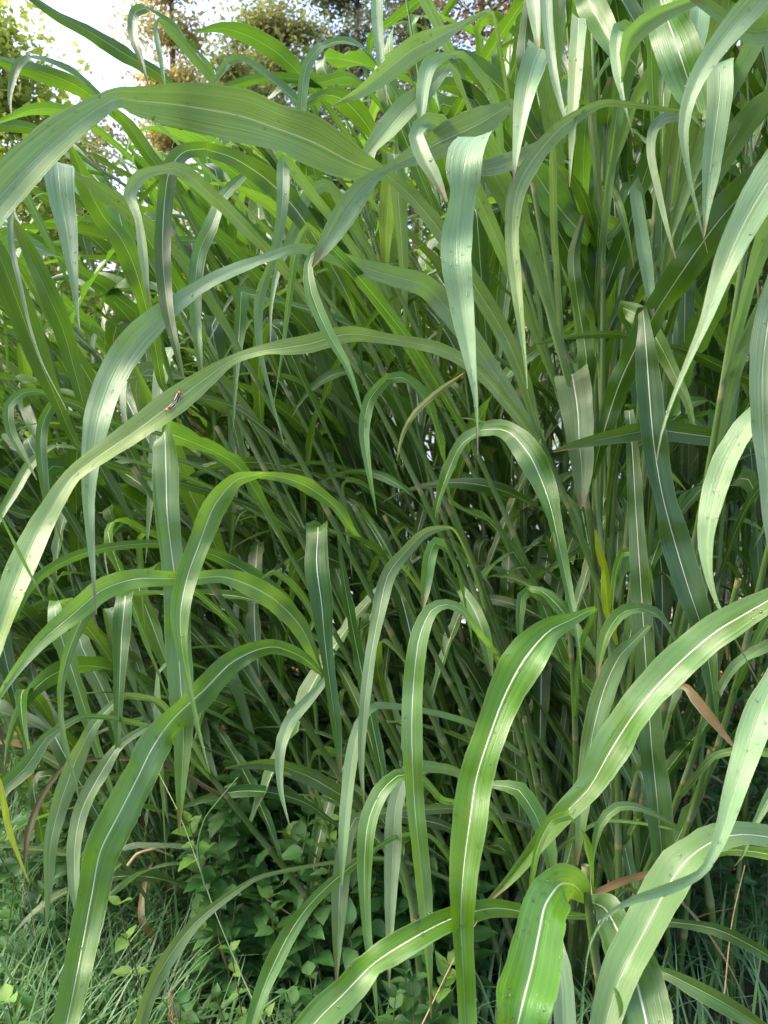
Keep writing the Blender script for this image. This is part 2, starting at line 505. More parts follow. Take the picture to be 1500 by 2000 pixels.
# ------------------------------------------------------------------ trees
def leaf_quads(C, size, flat=0.3, elong=1.8):
    "two-triangle leaves with random facing round centres C"
    n = len(C)
    A = norm(nr.randn(n, 3) * [1, 1, 1 - flat])
    B = norm(np.cross(A, nr.randn(n, 3)))
    s = size * nr.uniform(0.6, 1.3, n)[:, None]
    a = A * s * elong / 2; b = B * s / 2
    bend = np.cross(A, B) * s * 0.18
    V = np.stack([C - a, C + b + bend, C + a, C - b + bend], 1).reshape(-1, 3)
    i = np.arange(n)[:, None] * 4
    return V, np.concatenate([i + [[0, 1, 2]], i + [[0, 2, 3]]], 0)


def tree(name, base, label, mat, h, trunk_r, limbs, crown_n, leaf, spread, clump=0.35, group=None, lean=(0, 0), start=0.25, cat='tree', droop=0.0):
    e = empty(name, base, label, cat, group)
    top = np.array([lean[0], lean[1], h])
    tp = np.array([[0, 0, -0.1], top * 0.35 + [rnd.uniform(-.1, .1) * spread, 0, 0], top * 0.7, top])
    tp, _ = catmull(tp, 14)
    b = Bag(); b.add(*tube(tp, np.linspace(trunk_r, trunk_r * 0.12, 14), 7))
    ends = []
    for i in range(limbs):
        f = start + (1 - start) * (i + rnd.random()) / limbs
        p0 = tp[min(13, int(f * 13))]
        az = rnd.uniform(0, 2 * math.pi)
        ln = spread * (1.15 - 0.75 * f) * rnd.uniform(0.6, 1.15)
        d = np.array([math.cos(az), math.sin(az), rnd.uniform(0.1, 0.7) - droop])
        p1 = p0 + d * ln * 0.5 + [0, 0, ln * 0.12]; p2 = p0 + d * ln
        q, _ = catmull([p0, p1, p2], 7)
        b.add(*tube(q, np.linspace(trunk_r * 0.34 * (1.2 - f), 0.008, 7), 5))
        for s in (0.45, 0.7, 0.85, 1.0):
            c = p0 + (p2 - p0) * s + np.array([rnd.gauss(0, .12), rnd.gauss(0, .12), rnd.gauss(0, .1)]) * ln
            ends.append((c, s))
            if rnd.random() < 0.6:
                qq, _ = catmull([q[3], (q[3] + c) / 2 + [0, 0, .03 * ln], c], 4)
                b.add(*tube(qq, np.linspace(0.012, 0.004, 4), 4))
    obj('trunk', b.build('trunk', M['bark']), e)
    ends = [c for c, s in ends] + [top]
    idx = nr.randint(0, len(ends), crown_n)
    sc = nr.uniform(0.5, 1.25, len(ends))[idx][:, None] * clump
    g = nr.randn(crown_n, 3) * sc * [1, 1, 0.6]
    C = np.array(ends)[idx] + g
    C = C[C[:, 2] > 0.15]
    V, Fc = leaf_quads(C, leaf)
    obj('crown', mesh('crown', V, Fc, mat, False), e)
    return e


CM = {
    'gold': crown_mat('crown_gold', (0.36, 0.29, 0.10), (0.50, 0.42, 0.16), (0.20, 0.24, 0.09), (0.7, 0.55, 0.14)),
    'rust': crown_mat('crown_rust', (0.16, 0.11, 0.065), (0.24, 0.15, 0.08), (0.09, 0.115, 0.055), (0.34, 0.22, 0.08)),
    'locust': crown_mat('crown_locust', (0.11, 0.155, 0.055), (0.17, 0.21, 0.07), (0.27, 0.24, 0.08), (0.3, 0.35, 0.06)),
    'dark': crown_mat('crown_dark', (0.06, 0.085, 0.045), (0.09, 0.12, 0.06), (0.15, 0.14, 0.07), (0.1, 0.14, 0.04)),
    'bush': crown_mat('crown_bush', (0.12, 0.20, 0.03), (0.25, 0.34, 0.05), (0.36, 0.38, 0.07), (0.5, 0.6, 0.07)),
    'conifer': crown_mat('crown_conifer', (0.05, 0.065, 0.07), (0.085, 0.095, 0.10), (0.12, 0.075, 0.05), (0.1, 0.12, 0.1)),
}


def gp(u, d):
    "ground point under photo column u at distance d"
    p = P(u, 1000, d); return (float(p[0]), float(p[1]), 0.0)


tree('conifer_tree', gp(-90, 9), 'dark conifer with a bluish bough reaching in at the top left corner', CM['conifer'], 8.5, 0.16, 26, 12000, 0.04, .95, 0.12, droop=0.35, start=0.3)
tree('leafy_bush', gp(-20, 6.6), 'sunlit yellow-green bush at the left edge behind the grass', CM['bush'], 5.1, 0.07, 30, 30000, 0.042, 1.3, 0.24, cat='bush', start=0.05)
tree('leafy_bush', gp(150, 8.2), 'dull olive bush beside the sunlit yellow-green bush on the left', CM['locust'], 4.7, 0.06, 24, 16000, 0.042, .8, 0.22, cat='bush', start=0.05)
tree('sapling_tree', gp(212, 12), 'thin pinkish sapling against the bright sky, left of the golden tree', CM['rust'], 6.6, 0.05, 14, 2600, 0.055, 0.9, 0.25, start=0.3)
tree('golden_tree', gp(358, 14), 'golden lit slender tree left of centre behind the grass', CM['gold'], 11.3, 0.15, 40, 22000, 0.055, .8, 0.24, start=0.12)
tree('locust_tree', gp(478, 13), 'feathery green tree just right of the golden tree', CM['locust'], 8.2, 0.12, 34, 36000, 0.05, .95, 0.28, start=0.1)
tree('locust_tree', gp(560, 17), 'taller olive tree with drooping sprays, below the dark treetops', CM['locust'], 11.0, 0.18, 36, 42000, 0.06, 1.35, 0.33, start=0.1)
tree('pine_tree', gp(700, 20), 'tall dark tree rising behind the olive tree at top centre', CM['dark'], 16.5, 0.22, 44, 40000, 0.07, 1.8, 0.4, start=0.12)
tree('woodland_tree', gp(800, 15), 'dark reddish tree with bare twigs right of top centre', CM['dark'], 13, 0.17, 44, 34000, 0.05, 1.5, 0.3, start=0.08)
tree('woodland_tree', gp(930, 13), 'rust-leaved tree showing bright sky between its twigs near top centre', CM['rust'], 11, 0.13, 40, 22000, 0.042, 1.6, 0.26, start=0.06)
tree('woodland_tree', gp(1060, 16), 'gold and green tree behind the tallest grass blades', CM['gold'], 13.5, 0.17, 40, 40000, 0.055, 2.1, 0.33, start=0.08)
tree('woodland_tree', gp(1240, 14), 'dark green tree almost hidden by the upright grass on the right', CM['locust'], 12, 0.15, 36, 22000, 0.09, 2.2, 0.33, start=0.08)
tree('woodland_tree', gp(1440, 15), 'olive and gold tree behind the grass at the top right corner', CM['gold'], 12.5, 0.16, 36, 20000, 0.09, 2.2, 0.33, start=0.08)
tree('leafy_bush', gp(420, 9), 'low olive shrub behind the left part of the grass', CM['locust'], 3.0, 0.05, 24, 13000, 0.06, 1.5, 0.28, cat='bush', start=0.02)
tree('leafy_bush', gp(700, 10.9), 'low dark shrub behind the middle of the grass', CM['dark'], 3.2, 0.05, 26, 13000, 0.07, 1.9, 0.3, cat='bush', start=0.02)


tree('leafy_bush', gp(60, 5.6), 'low dark shrub behind the left edge of the grass', CM['locust'], 2.3, 0.04, 22, 14000, 0.045, 1.1, 0.24, cat='bush', start=0.02)
tree('leafy_bush', gp(1430, 6.4), 'low dark shrub behind the right edge of the grass', CM['dark'], 2.6, 0.04, 22, 14000, 0.045, 1.2, 0.24, cat='bush', start=0.02)


# ------------------------------------------------------------------ ribbon blade
def blade(C, T, N, hw, fold, rip, across=7, phase=0.0, freq=70.0, q=None, ripenv=None):
    "C centre, T tangent, N upper-face normal, hw half width; returns V, F, uv dict"
    n = len(C)
    Sd = norm(np.cross(T, N))
    x = np.linspace(-1, 1, across)
    env = ripenv if ripenv is not None else np.ones(n)
    off = fold[:, None] * np.abs(x)[None, :] - 0.0
    wav = rip * env[:, None] * (np.abs(x)[None, :] ** 1.7) * np.where(x[None, :] < 0,
            np.sin(freq * q[:, None] + phase) + .5 * np.sin(freq * 2.3 * q[:, None] + phase * 3),
            np.sin(freq * 0.83 * q[:, None] + phase * 2 + 1.3) + .5 * np.sin(freq * 1.9 * q[:, None] + phase))
    irr = .55 + .9 * np.interp(q, np.linspace(0, max(q[-1], .01), 14), nr.uniform(0, 1, 14))
    wav = wav * irr[:, None]
    cw = np.sqrt(np.maximum(0.15, 1 - fold**2))[:, None]
    rag = np.ones((n, across)); rag[:, 0] += nr.uniform(-.03, .02, n); rag[:, -1] += nr.uniform(-.03, .02, n)
    V = C[:, None, :] + Sd[:, None, :] * (x[None, :] * rag * cw * hw[:, None])[..., None] + N[:, None, :] * ((off + wav) * hw[:, None])[..., None]
    U = np.broadcast_to((x * 0.5 + 0.5)[None, :], (n, across))
    Q = np.broadcast_to(q[:, None], (n, across))
    tn = np.broadcast_to(np.linspace(0, 1, n)[:, None], (n, across))
    H = np.broadcast_to(hw[:, None], (n, across))
    uv = {'UVMap': np.stack([U, Q], -1).reshape(-1, 2), 'along': np.stack([tn, H], -1).reshape(-1, 2)}
    return V.reshape(-1, 3), grid_faces(n, across), uv


# ------------------------------------------------------------------ bank of grown blades (local: +X outward, +Z up)
def grown_blade(L, W, th0, kind):
    n = 30
    s = np.linspace(0, 1, n)
    if kind == 'arch':
        th = th0 + (R(rnd.uniform(95, 150)) - th0) * s ** rnd.uniform(1.3, 2.2)
    elif kind == 'kink':
        k = rnd.uniform(0.34, 0.62)
        th = th0 + R(rnd.uniform(10, 45)) * s / k
        th = np.where(s > k, th0 + (R(rnd.uniform(158, 180)) - th0) * np.clip((s - k) / 0.07 + 0.25, 0, 1), np.minimum(th, th0 + R(50)))
        th = np.convolve(np.pad(th, 1, mode='edge'), [.25, .5, .25], 'valid')
    elif kind == 'up':
        th = th0 + R(rnd.uniform(15, 55)) * s ** 2
    else:
        th = th0 + (R(rnd.uniform(70, 110)) - th0) * s ** 1.2
    yaw = R(rnd.uniform(-35, 35)) * s + R(rnd.uniform(-10, 10)) * np.sin(s * 5)
    T = np.stack([np.sin(th) * np.cos(yaw), np.sin(th) * np.sin(yaw), np.cos(th)], -1)
    C = np.concatenate([[[0, 0, 0]], np.cumsum(T[:-1] * L / (n - 1), axis=0)])
    N = np.stack([-np.cos(th) * np.cos(yaw), -np.cos(th) * np.sin(yaw), np.sin(th)], -1)
    tw = R(rnd.uniform(-60, 60)) * s ** 1.5 + (R(rnd.choice([0, 0, 0, 150, -150])) * np.clip((s - .45) / .3, 0, 1))
    Sd = np.cross(T, N)
    N = N * np.cos(tw)[:, None] + Sd * np.sin(tw)[:, None]
    prof = np.interp(s, [0, .08, .25, .45, .65, .85, 1], [.28, .55, .88, 1, .78, .36, .01]) * (1 + .05 * np.sin(s * 23 + rnd.random() * 6))
    fold = np.interp(s, [0, .15, .5, 1], [.85, .45, .18, .5]) * rnd.uniform(.6, 1.1)
    env = np.interp(s, [0, .1, .5, .8, 1], [0, 1, .8, .3, 0])
    return blade(C, T, N, prof * W / 2, fold, rnd.uniform(.12, .34), 5, rnd.random() * 6, rnd.uniform(45, 85), s * L, env)


BANK = {}
for kind, cnt in (('arch', 26), ('kink', 26), ('up', 18), ('flat', 14), ('thin', 22)):
    lst = []
    for i in range(cnt):
        if kind == 'thin': V, Fc, uv = grown_blade(rnd.uniform(.45, .85), rnd.uniform(.013, .026), R(rnd.uniform(8, 40)), rnd.choice(['arch', 'kink', 'flat', 'up', 'kink']))
        else: V, Fc, uv = grown_blade(rnd.uniform(.58, .98), rnd.uniform(.034, .064), R(rnd.uniform(8, 26)), kind)
        lst.append([(V, Fc, uv), {}])
    BANK[kind] = lst


def bank_mesh(kind, mk):
    it = rnd.choice(BANK[kind])
    if mk not in it[1]:
        V, Fc, uv = it[0]
        it[1][mk] = mesh('leaf_blade', V, Fc, M[mk], True, uv)
    return it[1][mk]


def stem_mesh(pts, r0, r1, nn=7):
    n = 44
    q, L = catmull(pts, n)
    f = L / L[-1]
    ph = f * nn
    fr = ph - np.floor(ph)
    rad = (r0 + (r1 - r0) * f) * (1 + 0.34 * np.exp(-((fr - .97) / .05) ** 2) + 0.06 * (1 - fr))
    V, Fc = tube(q, rad, 7)
    uv = np.stack([np.tile(np.linspace(0, 1, 7), n), np.repeat(ph, 7)], -1)
    return mesh('stem', V, Fc, M['stem'], True, {'UVMap': uv}), q, L


def add_bank_leaf(root, p, az, tilt, kind, mk, sc=1.0, zlean=None):
    o = None
    for k_, t_ in ((kind, 0), ('kink', .3), ('kink', .7), ('arch', .9), ('flat', 1.1), ('kink', 1.3)):
        o = _bank_leaf(root, p, az + rnd.uniform(-.4, .4) * (t_ > 0), tilt + t_, k_, mk, sc * (1 - .12 * t_), zlean)
        bpy_v = BVERT.setdefault(o.data.name, np.array([v.co[:] for v in o.data.vertices]))
        Mx = np.array(o.rotation_euler.to_matrix())
        W = (bpy_v * np.array(o.scale)) @ Mx.T + np.array(o.location) + np.array(root.location)
        rel = W - CAM; dd = rel @ FWD
        if dd.min() < .75: COL.objects.unlink(o); bpy.data.objects.remove(o); o = None; continue
        u_ = 750 + F * rel[:, 0] / dd; v_ = 1000 - F * (rel @ UP) / dd
        lim = 215 - np.maximum(0, u_ - 470) * .75
        if (v_ < lim).any():
            COL.objects.unlink(o); bpy.data.objects.remove(o); o = None; continue
        return o
    return None


BVERT = {}


def _bank_leaf(root, p, az, tilt, kind, mk, sc=1.0, zlean=None):
    o = bpy.data.objects.new('leaf', bank_mesh(kind, mk))
    m = Matrix.Rotation(az, 4, 'Z')
    if zlean is not None:
        axis, ang = zlean
        m = Matrix.Rotation(ang, 4, axis) @ m
    m = m @ Matrix.Rotation(tilt, 4, 'Y')
    o.rotation_euler = m.to_euler()
    o.location = p
    o.scale = (sc, sc * rnd.uniform(.85, 1.15), sc)
    link(o, root)
    return o


def smooth01(x): x = max(0, min(1, x)); return x * x * (3 - 2 * x)


# ------------------------------------------------------------------ the crowded stand
def stand_plant(x, y, h, lean, label, group, dens=1.0, side='l'):
    root = empty('tall_grass_plant', (x, y, 0), label, 'tall grass', group)
    lx = -math.sin(lean) * h; ly = rnd.uniform(-.22, .05) * h * (0.5 if y > 2.6 else .3)
    hz = math.cos(lean) * h
    pts = [(0, 0, -.03), (lx * .22 + rnd.uniform(-.02, .02), ly * .3, hz * .33), (lx * .58, ly * .7, hz * .68), (lx, ly, hz)]
    me, q, L = stem_mesh(pts, rnd.uniform(.0058, .0085), .0026, rnd.randint(6, 9))
    obj('stem', me, root)
    nl = int(rnd.randint(11, 15) * dens)
    az0 = rnd.uniform(0, 2 * math.pi)
    for i in range(nl):
        f = .16 + .84 * (i + rnd.uniform(-.2, .2)) / (nl - 1) if nl > 1 else .5
        f = max(.1, min(.995, f))
        k = int(f * 43)
        T = norm(q[min(k + 1, 43)] - q[max(0, k - 1)])
        lean_ang = math.acos(max(-1, min(1, T[2])))
        axis = Vector((-T[1], T[0], 0))
        if axis.length < 1e-4: axis = Vector((1, 0, 0))
        if side == 'l':
            az = R(rnd.gauss(195, 42)) if rnd.random() < .74 else R(rnd.uniform(0, 360))
        else:
            az = az0 + (i % 2) * math.pi + rnd.uniform(-.5, .5)
            if y < 2.5 and rnd.random() < .35: az = R(rnd.gauss(262, 35))
        r = rnd.random()
        if f > .86: kind = 'up' if r < (.45 if side == 'l' else .2) else ('kink' if r < .72 else 'arch')
        elif f < .45: kind = 'arch' if r < .4 else ('flat' if r < .62 else 'kink')
        else: kind = 'kink' if r < .42 else ('arch' if r < .75 else 'up')
        r = rnd.random()
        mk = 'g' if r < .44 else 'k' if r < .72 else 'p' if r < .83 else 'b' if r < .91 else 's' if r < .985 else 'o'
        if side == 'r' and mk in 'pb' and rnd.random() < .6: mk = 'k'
        if f < .25 and rnd.random() < .3: mk = 'd' if rnd.random() < .4 else 's'
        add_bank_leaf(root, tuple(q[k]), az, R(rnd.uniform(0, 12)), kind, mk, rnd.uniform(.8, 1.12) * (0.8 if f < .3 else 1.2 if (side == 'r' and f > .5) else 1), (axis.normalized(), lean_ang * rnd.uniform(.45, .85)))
    for i in range(5):
        k = int(rnd.uniform(.15, .9) * 43)
        add_bank_leaf(root, tuple(q[k]), R(rnd.gauss(200, 60)) if side == 'l' else rnd.uniform(0, 6.28), R(rnd.uniform(0, 20)), 'thin', rnd.choice('gkkpgb'), rnd.uniform(.8, 1.15), (Vector((0, 1, 0)), -lean * .5))
    if y < 3.0:
        for i in range(2):
            k = int(rnd.uniform(.06, .24) * 43)
            add_bank_leaf(root, tuple(q[k]), rnd.uniform(0, 6.28), R(rnd.uniform(20, 60)), 'thin', 'd', rnd.uniform(.5, .85))
    return root


LAND = [(650, 270, 'the broad arching blade'), (220, 700, 'the wide bluish arching blade'), (345, 780, 'the two beetles'), (910, 450, 'the widest hanging blade'),
        (1020, 180, 'the folded hanging blade'), (1127, 150, 'the straight yellowish ribbon'), (1405, 200, 'the square-topped hanging blade'), (1350, 250, 'the long sweeping ribbon'),
        (1440, 480, 'the almost white blade'), (1280, 620, 'the dark slanting blade'), (1490, 750, 'the close bluish blade'), (1260, 850, 'the level blade'),
        (1290, 950, 'the dark upright blade'), (1280, 1470, 'the long vertical blade'), (1280, 1340, 'the broad slanting blade'), (1130, 830, 'the square doubled blade'),
        (980, 1380, 'the rippled twisting blade'), (810, 1420, 'the straight falling blade'), (850, 1100, 'the short hanging flag'), (1050, 930, 'the arched thin-tipped blade'),
        (820, 790, 'the orange-tipped blade'), (720, 850, 'the small central ribbon'), (320, 450, 'the bluish hanging ribbon'), (115, 360, 'the short square-topped blade'),
        (220, 440, 'the dark broad left blade'), (550, 350, 'the thin speckled ribbon'), (325, 1000, 'the flat straight-hanging blade'), (390, 1060, 'the bright folding blade'),
        (620, 1150, 'the dark ribbed strip'), (740, 1220, 'the mottled curving blade'), (300, 1460, 'the longest lower-left blade'), (400, 1130, 'the pale yellow-green fan'),
        (130, 1560, 'the speckled drooping blades'), (660, 1500, 'the narrow hanging strip'), (1170, 1120, 'the yellow blade'), (1400, 1430, 'the dead brown blade'),
        (500, 130, 'the smooth arching blade'), (240, 110, 'the blade pointing skyward'), (100, 130, 'the arched upper-left blade'), (800, 110, 'the scuffed pale blade')]
USED = set()


def where(x, y, lean, h):
    "phrase for the nearest landmark blade beside the visible stem"
    best = None
    for f in (.45, .6, .75, .9):
        wx, wz = x - math.sin(lean) * h * f ** 1.3, math.cos(lean) * h * f
        d = y * math.cos(PITCH) - (wz - CAMZ) * math.sin(PITCH)
        u = 750 + F * wx / d; v = 1000 - F * ((wz - CAMZ) * math.cos(PITCH) + y * math.sin(PITCH)) / d
        for i, (lu, lv, nm) in enumerate(LAND):
            sd_ = 'left' if u < lu else 'right'
            if (i, sd_) in USED: continue
            q_ = (u - lu) ** 2 + (v - lv) ** 2
            if best is None or q_ < best[0]: best = (q_, i, sd_, nm)
    if best and best[0] < 170 ** 2:
        USED.add((best[1], best[2])); return f'just {best[2]} of {best[3]}'
    return None


count = 0
ys = np.arange(1.98, 4.4, 0.18)
for yi, y in enumerate(ys):
    for x in np.arange(-2.4, 3.4, 0.155 + 0.03 * yi / 4):
        xx = x + rnd.uniform(-.1, .1); yy = y + rnd.uniform(-.1, .1)
        leanf = 1 - smooth01((xx + .15) / .8)
        lean = R(38) * leanf * rnd.uniform(.7, 1.15) + R(rnd.uniform(-5, 5))
        hw = 0.53 * yy
        if xx > hw + .25 or xx < -hw - .25 + (.0 if leanf < .5 else -.0): continue
        if xx < -0.62 - (yy - 2.0) * .55 and yy < 2.9: continue      # the weedy front-left corner stays open
        if rnd.random() < .05 + .02 * yi: continue
        if leanf > .5:
            h = rnd.uniform(1.95, 2.5)
            while h > 1.3:
                tx, tz = xx - math.sin(lean) * h, math.cos(lean) * h + .42
                dd_ = yy * math.cos(PITCH) - (tz - CAMZ) * math.sin(PITCH)
                tv = 1000 - F * ((tz - CAMZ) * math.cos(PITCH) + yy * math.sin(PITCH)) / dd_
                if tv > 325 - .13 * (750 + F * tx / dd_): break
                h -= .06
            wh = where(xx, yy, lean, h) if yy < 2.5 else None
            stand_plant(xx, yy, h, lean, ('slanting plant in the front rows ' + wh) if wh else 'slanting tall grass plant packed among others in the left half of the stand',
                        'tall grass plants leaning left', 1.0, 'l')
        else:
            h = rnd.uniform(2.3, 2.95) + (.1 if xx > .4 else 0)
            wh = where(xx, yy, lean, h) if yy < 2.5 else None
            stand_plant(xx, yy, h, lean, ('upright plant in the front rows ' + wh) if wh else 'upright tall grass plant packed among others in the right half of the stand',
                        'upright tall grass plants', 1.0, 'r')
        count += 1
for i in range(34):          # where the slanting and the upright parts of the stand meet
    yy = rnd.uniform(2.15, 3.6); xx = rnd.uniform(-.25, .75) * yy / 2.6
    stand_plant(xx, yy, rnd.uniform(1.9, 2.35), R(rnd.uniform(4, 24)), 'slightly slanting tall grass plant packed in the middle of the stand', 'tall grass plants in the middle of the stand', 1.0, 'l' if rnd.random() < .5 else 'r')
print('stand plants', count)

# ------------------------------------------------------------------ single plants whose blades stand out
LEAVES = []


def Lf(plant, mat, pts, d=None, flip=None, roll=0, rip=None, lab=None, drops=None, noc=False, sq=False):
    LEAVES.append(dict(plant=plant, mat=mat, pts=[tuple(map(float, p.split(','))) for p in pts.split()], d=d, flip=flip, roll=roll, rip=rip, lab=lab, drops=drops, noc=noc, sq=sq))


# plant key -> (label, explicit stem in (u, v, d) or None)
PL = {
 'lean': ('leaning plant with a broad blade arching over the upper left and another carrying beetles', [(1010, 760, 1.42), (1062, 870, 1.45), (1130, 1040, 1.5), (1195, 1225, 1.55), (1240, 1500, 1.65)]),
 'fan': ('plant with a fan of broad dark upright blades in the upper right', [(1160, 560, 1.62), (1166, 640, 1.62), (1180, 900, 1.64), (1200, 1300, 1.7)]),
 'ledge': ('plant at the left edge with two broad dark blades slanting up out of the frame', None),
 'mid': ('plant left of centre whose yellow-green top fans into long blades reaching the bottom left', [(600, 1240, 1.42), (628, 1315, 1.45), (715, 1480, 1.5), (800, 1740, 1.6)]),
 'low': ('young bright green plant at the bottom right with wide blades folding over towards the viewer', [(1143, 1690, .88), (1148, 1755, .88), (1160, 1850, .9), (1180, 2000, .95)]),
 'dark': ('plant right of centre with a dark broad blade slanting up to the right edge', [(1175, 860, 1.5), (1165, 930, 1.5), (1190, 1230, 1.52), (1205, 1480, 1.6)]),
 'tl1': ('plant at the top left whose long straight blade points into the bright sky', None),
 'tl2': ('plant at the left edge with two green blades arching out below the sky', None),
 'tc1': ('plant below the golden tree with two smoothly arching blades', None),
 'tc2': ('plant with curly blades in front of the olive tree at top centre', None),
 'tc3': ('plant with a scuffed pale blade and one hanging ribbon right of top centre', None),
 'tc4': ('plant with a large pale twisted blade folded double in the upper middle', None),
 'hang': ('plant with the widest pale hanging blade, white midrib, right of the centre line', None),
 'tr1': ('plant with two narrow ribbons and a folded blade hanging from the top right of centre', None),
 'tr2': ('plant with a straight narrow yellowish ribbon hanging near the top right', None),
 'tr3': ('plant with glossy blades crossing at the very top right', None),
 'tr4': ('plant at the top right corner with a long blade sweeping down in an arc', None),
 'tr5': ('plant with a flat square-topped glaucous blade hanging near the right edge', None),
 'arc': ('plant whose thin pale blade drops in a long ribbon beside the widest hanging blade', None),
 'tr6': ('plant with thin looping ribbons among the upright dark blades on the right', None),
 're1': ('plant at the right edge with a close, almost white blade narrowing to a thin tip', None),
 're2': ('plant at the right edge with two bluish blades hanging close to the viewer', None),
 'hor': ('plant with a level blade showing a bright white midrib across the right middle', None),
 'ver1': ('plant with a dark upright blade and thin white midrib right of the pale stem', None),
 'ver2': ('plant with a very long dark vertical blade reaching the lower right', None),
 'diag': ('plant at the right edge with the broad blade slanting down left across the lower right', None),
 'br': ('plant at the bottom right corner with a wide blade curving over from the right edge', None),
 'twist': ('plant with a broad rippled blade twisting down to the bottom right of centre', None),
 'cen1': ('plant with a green blade falling straight down the lower centre', None),
 'cen2': ('plant with a blade folded over into a short hanging flag in the centre', None),
 'cen3': ('plant with an arching blade that ends in a thin tip near the right of centre', None),
 'cen4': ('plant in the centre with a thin blade turning orange', None),
 'fold': ('plant with a dull blade bent square and doubled below the leaning plant', None),
 'ul1': ('plant in the upper left with a bluish ribbon hanging beside a crumpled pale blade', None),
 'ul2': ('plant at the far left with a short square-topped pale blade and a dark broad one', None),
 'ul3': ('plant with several thin ribbons hanging left of the centre line', None),
 'ml1': ('plant at the left edge with small drooping blades at mid height', None),
 'ml2': ('plant left of centre with a wide flat blade hanging straight down', None),
 'ml3': ('plant left of centre with a bright blade folding over into a bluish strip', None),
 'll1': ('plant at the left with thin blades trailing below the broad arch', None),
 'cl1': ('plant with a straight dark hanging blade and white midrib just left of the centre', None),
 'cl2': ('plant with a mottled grey-green blade curving down through the centre', None),
 'cl3': ('plant with a smooth blade drooping to the bottom centre', None),
 'bl1': ('low plant whose two narrow blades slant down to the bottom left of centre', None),
 'bl2': ('plant at the lower left with two brown-speckled drooping blades and a yellow strip', None),
 're3': ('plant at the right edge with a pale blade that bends into a thin bluish tail', None),
 'dry': ('plant low on the right with a dead brown blade and a speckled rippled one', None),
 'lr1': ('plant with two small arched blades low on the right', None),
 'lr2': ('plant with short blades behind the bright young plant at the bottom right', None),
}

# upper left
Lf('lean', 'q', '1058,868,14 1022,740,30 978,640,36 918,545,38 855,445,36 800,380,30 760,345,22 735,335,34 690,318,66 610,276,96 540,250,90 470,226,102 340,203,86 262,196,58 232,191,40 205,203,40 150,240,58 60,320,80 -20,410,90 -70,500,70 -100,600,20', d=(1.42, .72), rip=.12, drops=40)
Lf('tl1', 'q', '250,196,8 190,205,22 115,245,45 55,305,48 10,370,42 -30,440,20', d=(1.2, .95))
Lf('lean', 'p', '1050,850,12 960,720,36 890,622,46 830,558,46 770,540,40 700,520,34 640,498,28 580,485,20 520,505,22 450,530,30 390,562,30 320,612,46 258,672,60 218,742,62 194,812,60 182,872,45 173,960,28 175,1030,20 182,1120,10 188,1200,3', d=(1.4, 1.0), drops=30)
Lf('lean', 'q', '1052,868,12 1000,800,26 930,722,32 850,680,28 760,662,22 680,652,34 600,672,38 500,688,26 450,705,22 400,740,40 340,785,56 270,838,52 200,886,45 142,930,36 108,980,42 70,1050,56 40,1120,62 10,1200,52 -20,1290,40 -50,1400,10', d=(1.4, .85), drops=50)
Lf('tl1', 'k', '480,260,12 420,215,16 345,172,14 300,138,28 240,103,34 175,62,30 115,30,26 60,-8,20 0,-50,8', d=(1.6, 1.3), roll=200)
Lf('tl1', 'k', '440,230,14 415,160,34 400,125,42 370,88,42 335,50,32 305,28,22 283,16,20 266,22,22 260,40,22 262,75,20 275,115,13 290,168,3', d=(1.6, 1.35), roll=180, flip=(6, 0))
Lf('tl1', 'p', '330,55,20 310,36,10 303,50,9 308,85,12 318,140,9 325,186,2', d=(1.45, 1.4))
Lf('tl2', 'k', '260,260,12 190,185,26 150,150,38 108,128,42 78,117,24 55,112,12 36,126,19 25,160,17 20,195,10 22,222,3', d=(1.7, 1.35), roll=180, flip=(5, 0))
Lf('tl2', 'k', '230,230,16 150,168,34 80,140,40 20,122,28 -40,102,14', d=(1.75, 1.45), roll=190)
Lf('tl2', 'g', '200,260,14 150,225,20 110,213,26 60,215,22 15,232,13 -20,245,6', d=(1.7, 1.45), roll=180)
Lf('tl2', 'k', '180,320,14 90,262,20 30,245,26 -30,250,16', d=(1.8, 1.5), roll=200)
Lf('tc1', 'g', '640,210,14 592,152,26 540,102,42 480,68,38 432,55,22 385,62,5', d=(1.75, 1.5), roll=180)
Lf('tc1', 'g', '620,260,14 590,210,36 540,165,40 500,132,32 468,114,20 442,125,18 425,150,14 415,168,4', d=(1.6, 1.4), roll=180, flip=(5, 0))
Lf('tc1', 'g', '650,200,10 600,160,18 520,152,22 450,168,16 430,175,4', d=(1.7, 1.5), roll=150)
Lf('tc2', 'g', '800,230,14 745,140,30 700,90,42 665,80,22 625,92,18 600,125,22 590,180,24 588,250,14 592,320,5', d=(1.5, 1.3), roll=180, flip=(4, 0))
Lf('tc2', 'k', '740,280,20 705,230,42 670,195,44 635,185,22 600,200,18 560,225,10 520,236,3', d=(1.6, 1.35), roll=180)
Lf('tc2', 'g', '730,190,10 680,150,20 620,162,24 560,158,12 540,152,3', d=(1.7, 1.6), roll=150)
Lf('tc3', 'p', '780,-90,30 740,-30,24 735,20,26 738,70,24 744,130,17 757,205,3', d=(1.3, 1.2), drops=14)
Lf('tc3', 'q', '960,20,8 895,52,16 850,75,38 800,100,50 748,142,44 700,180,26 650,205,3', d=(1.2, 1.12), rip=.25, drops=20)
Lf('tc4', 'p', '960,180,20 905,108,14 875,108,14 838,128,32 826,175,28 822,215,22 818,260,5', d=(1.35, 1.2), drops=12)
Lf('tc4', 'q', '880,130,14 832,178,36 790,215,50 750,262,48 718,300,26 700,330,6', d=(1.3, 1.15), rip=.2, drops=12)
Lf('tc4', 'q', '1000,200,10 985,212,30 930,245,64 870,272,64 815,300,46 765,325,18 735,342,22 700,378,46 665,428,52 635,480,36 610,522,5', d=(1.2, .95), rip=.25, drops=40)
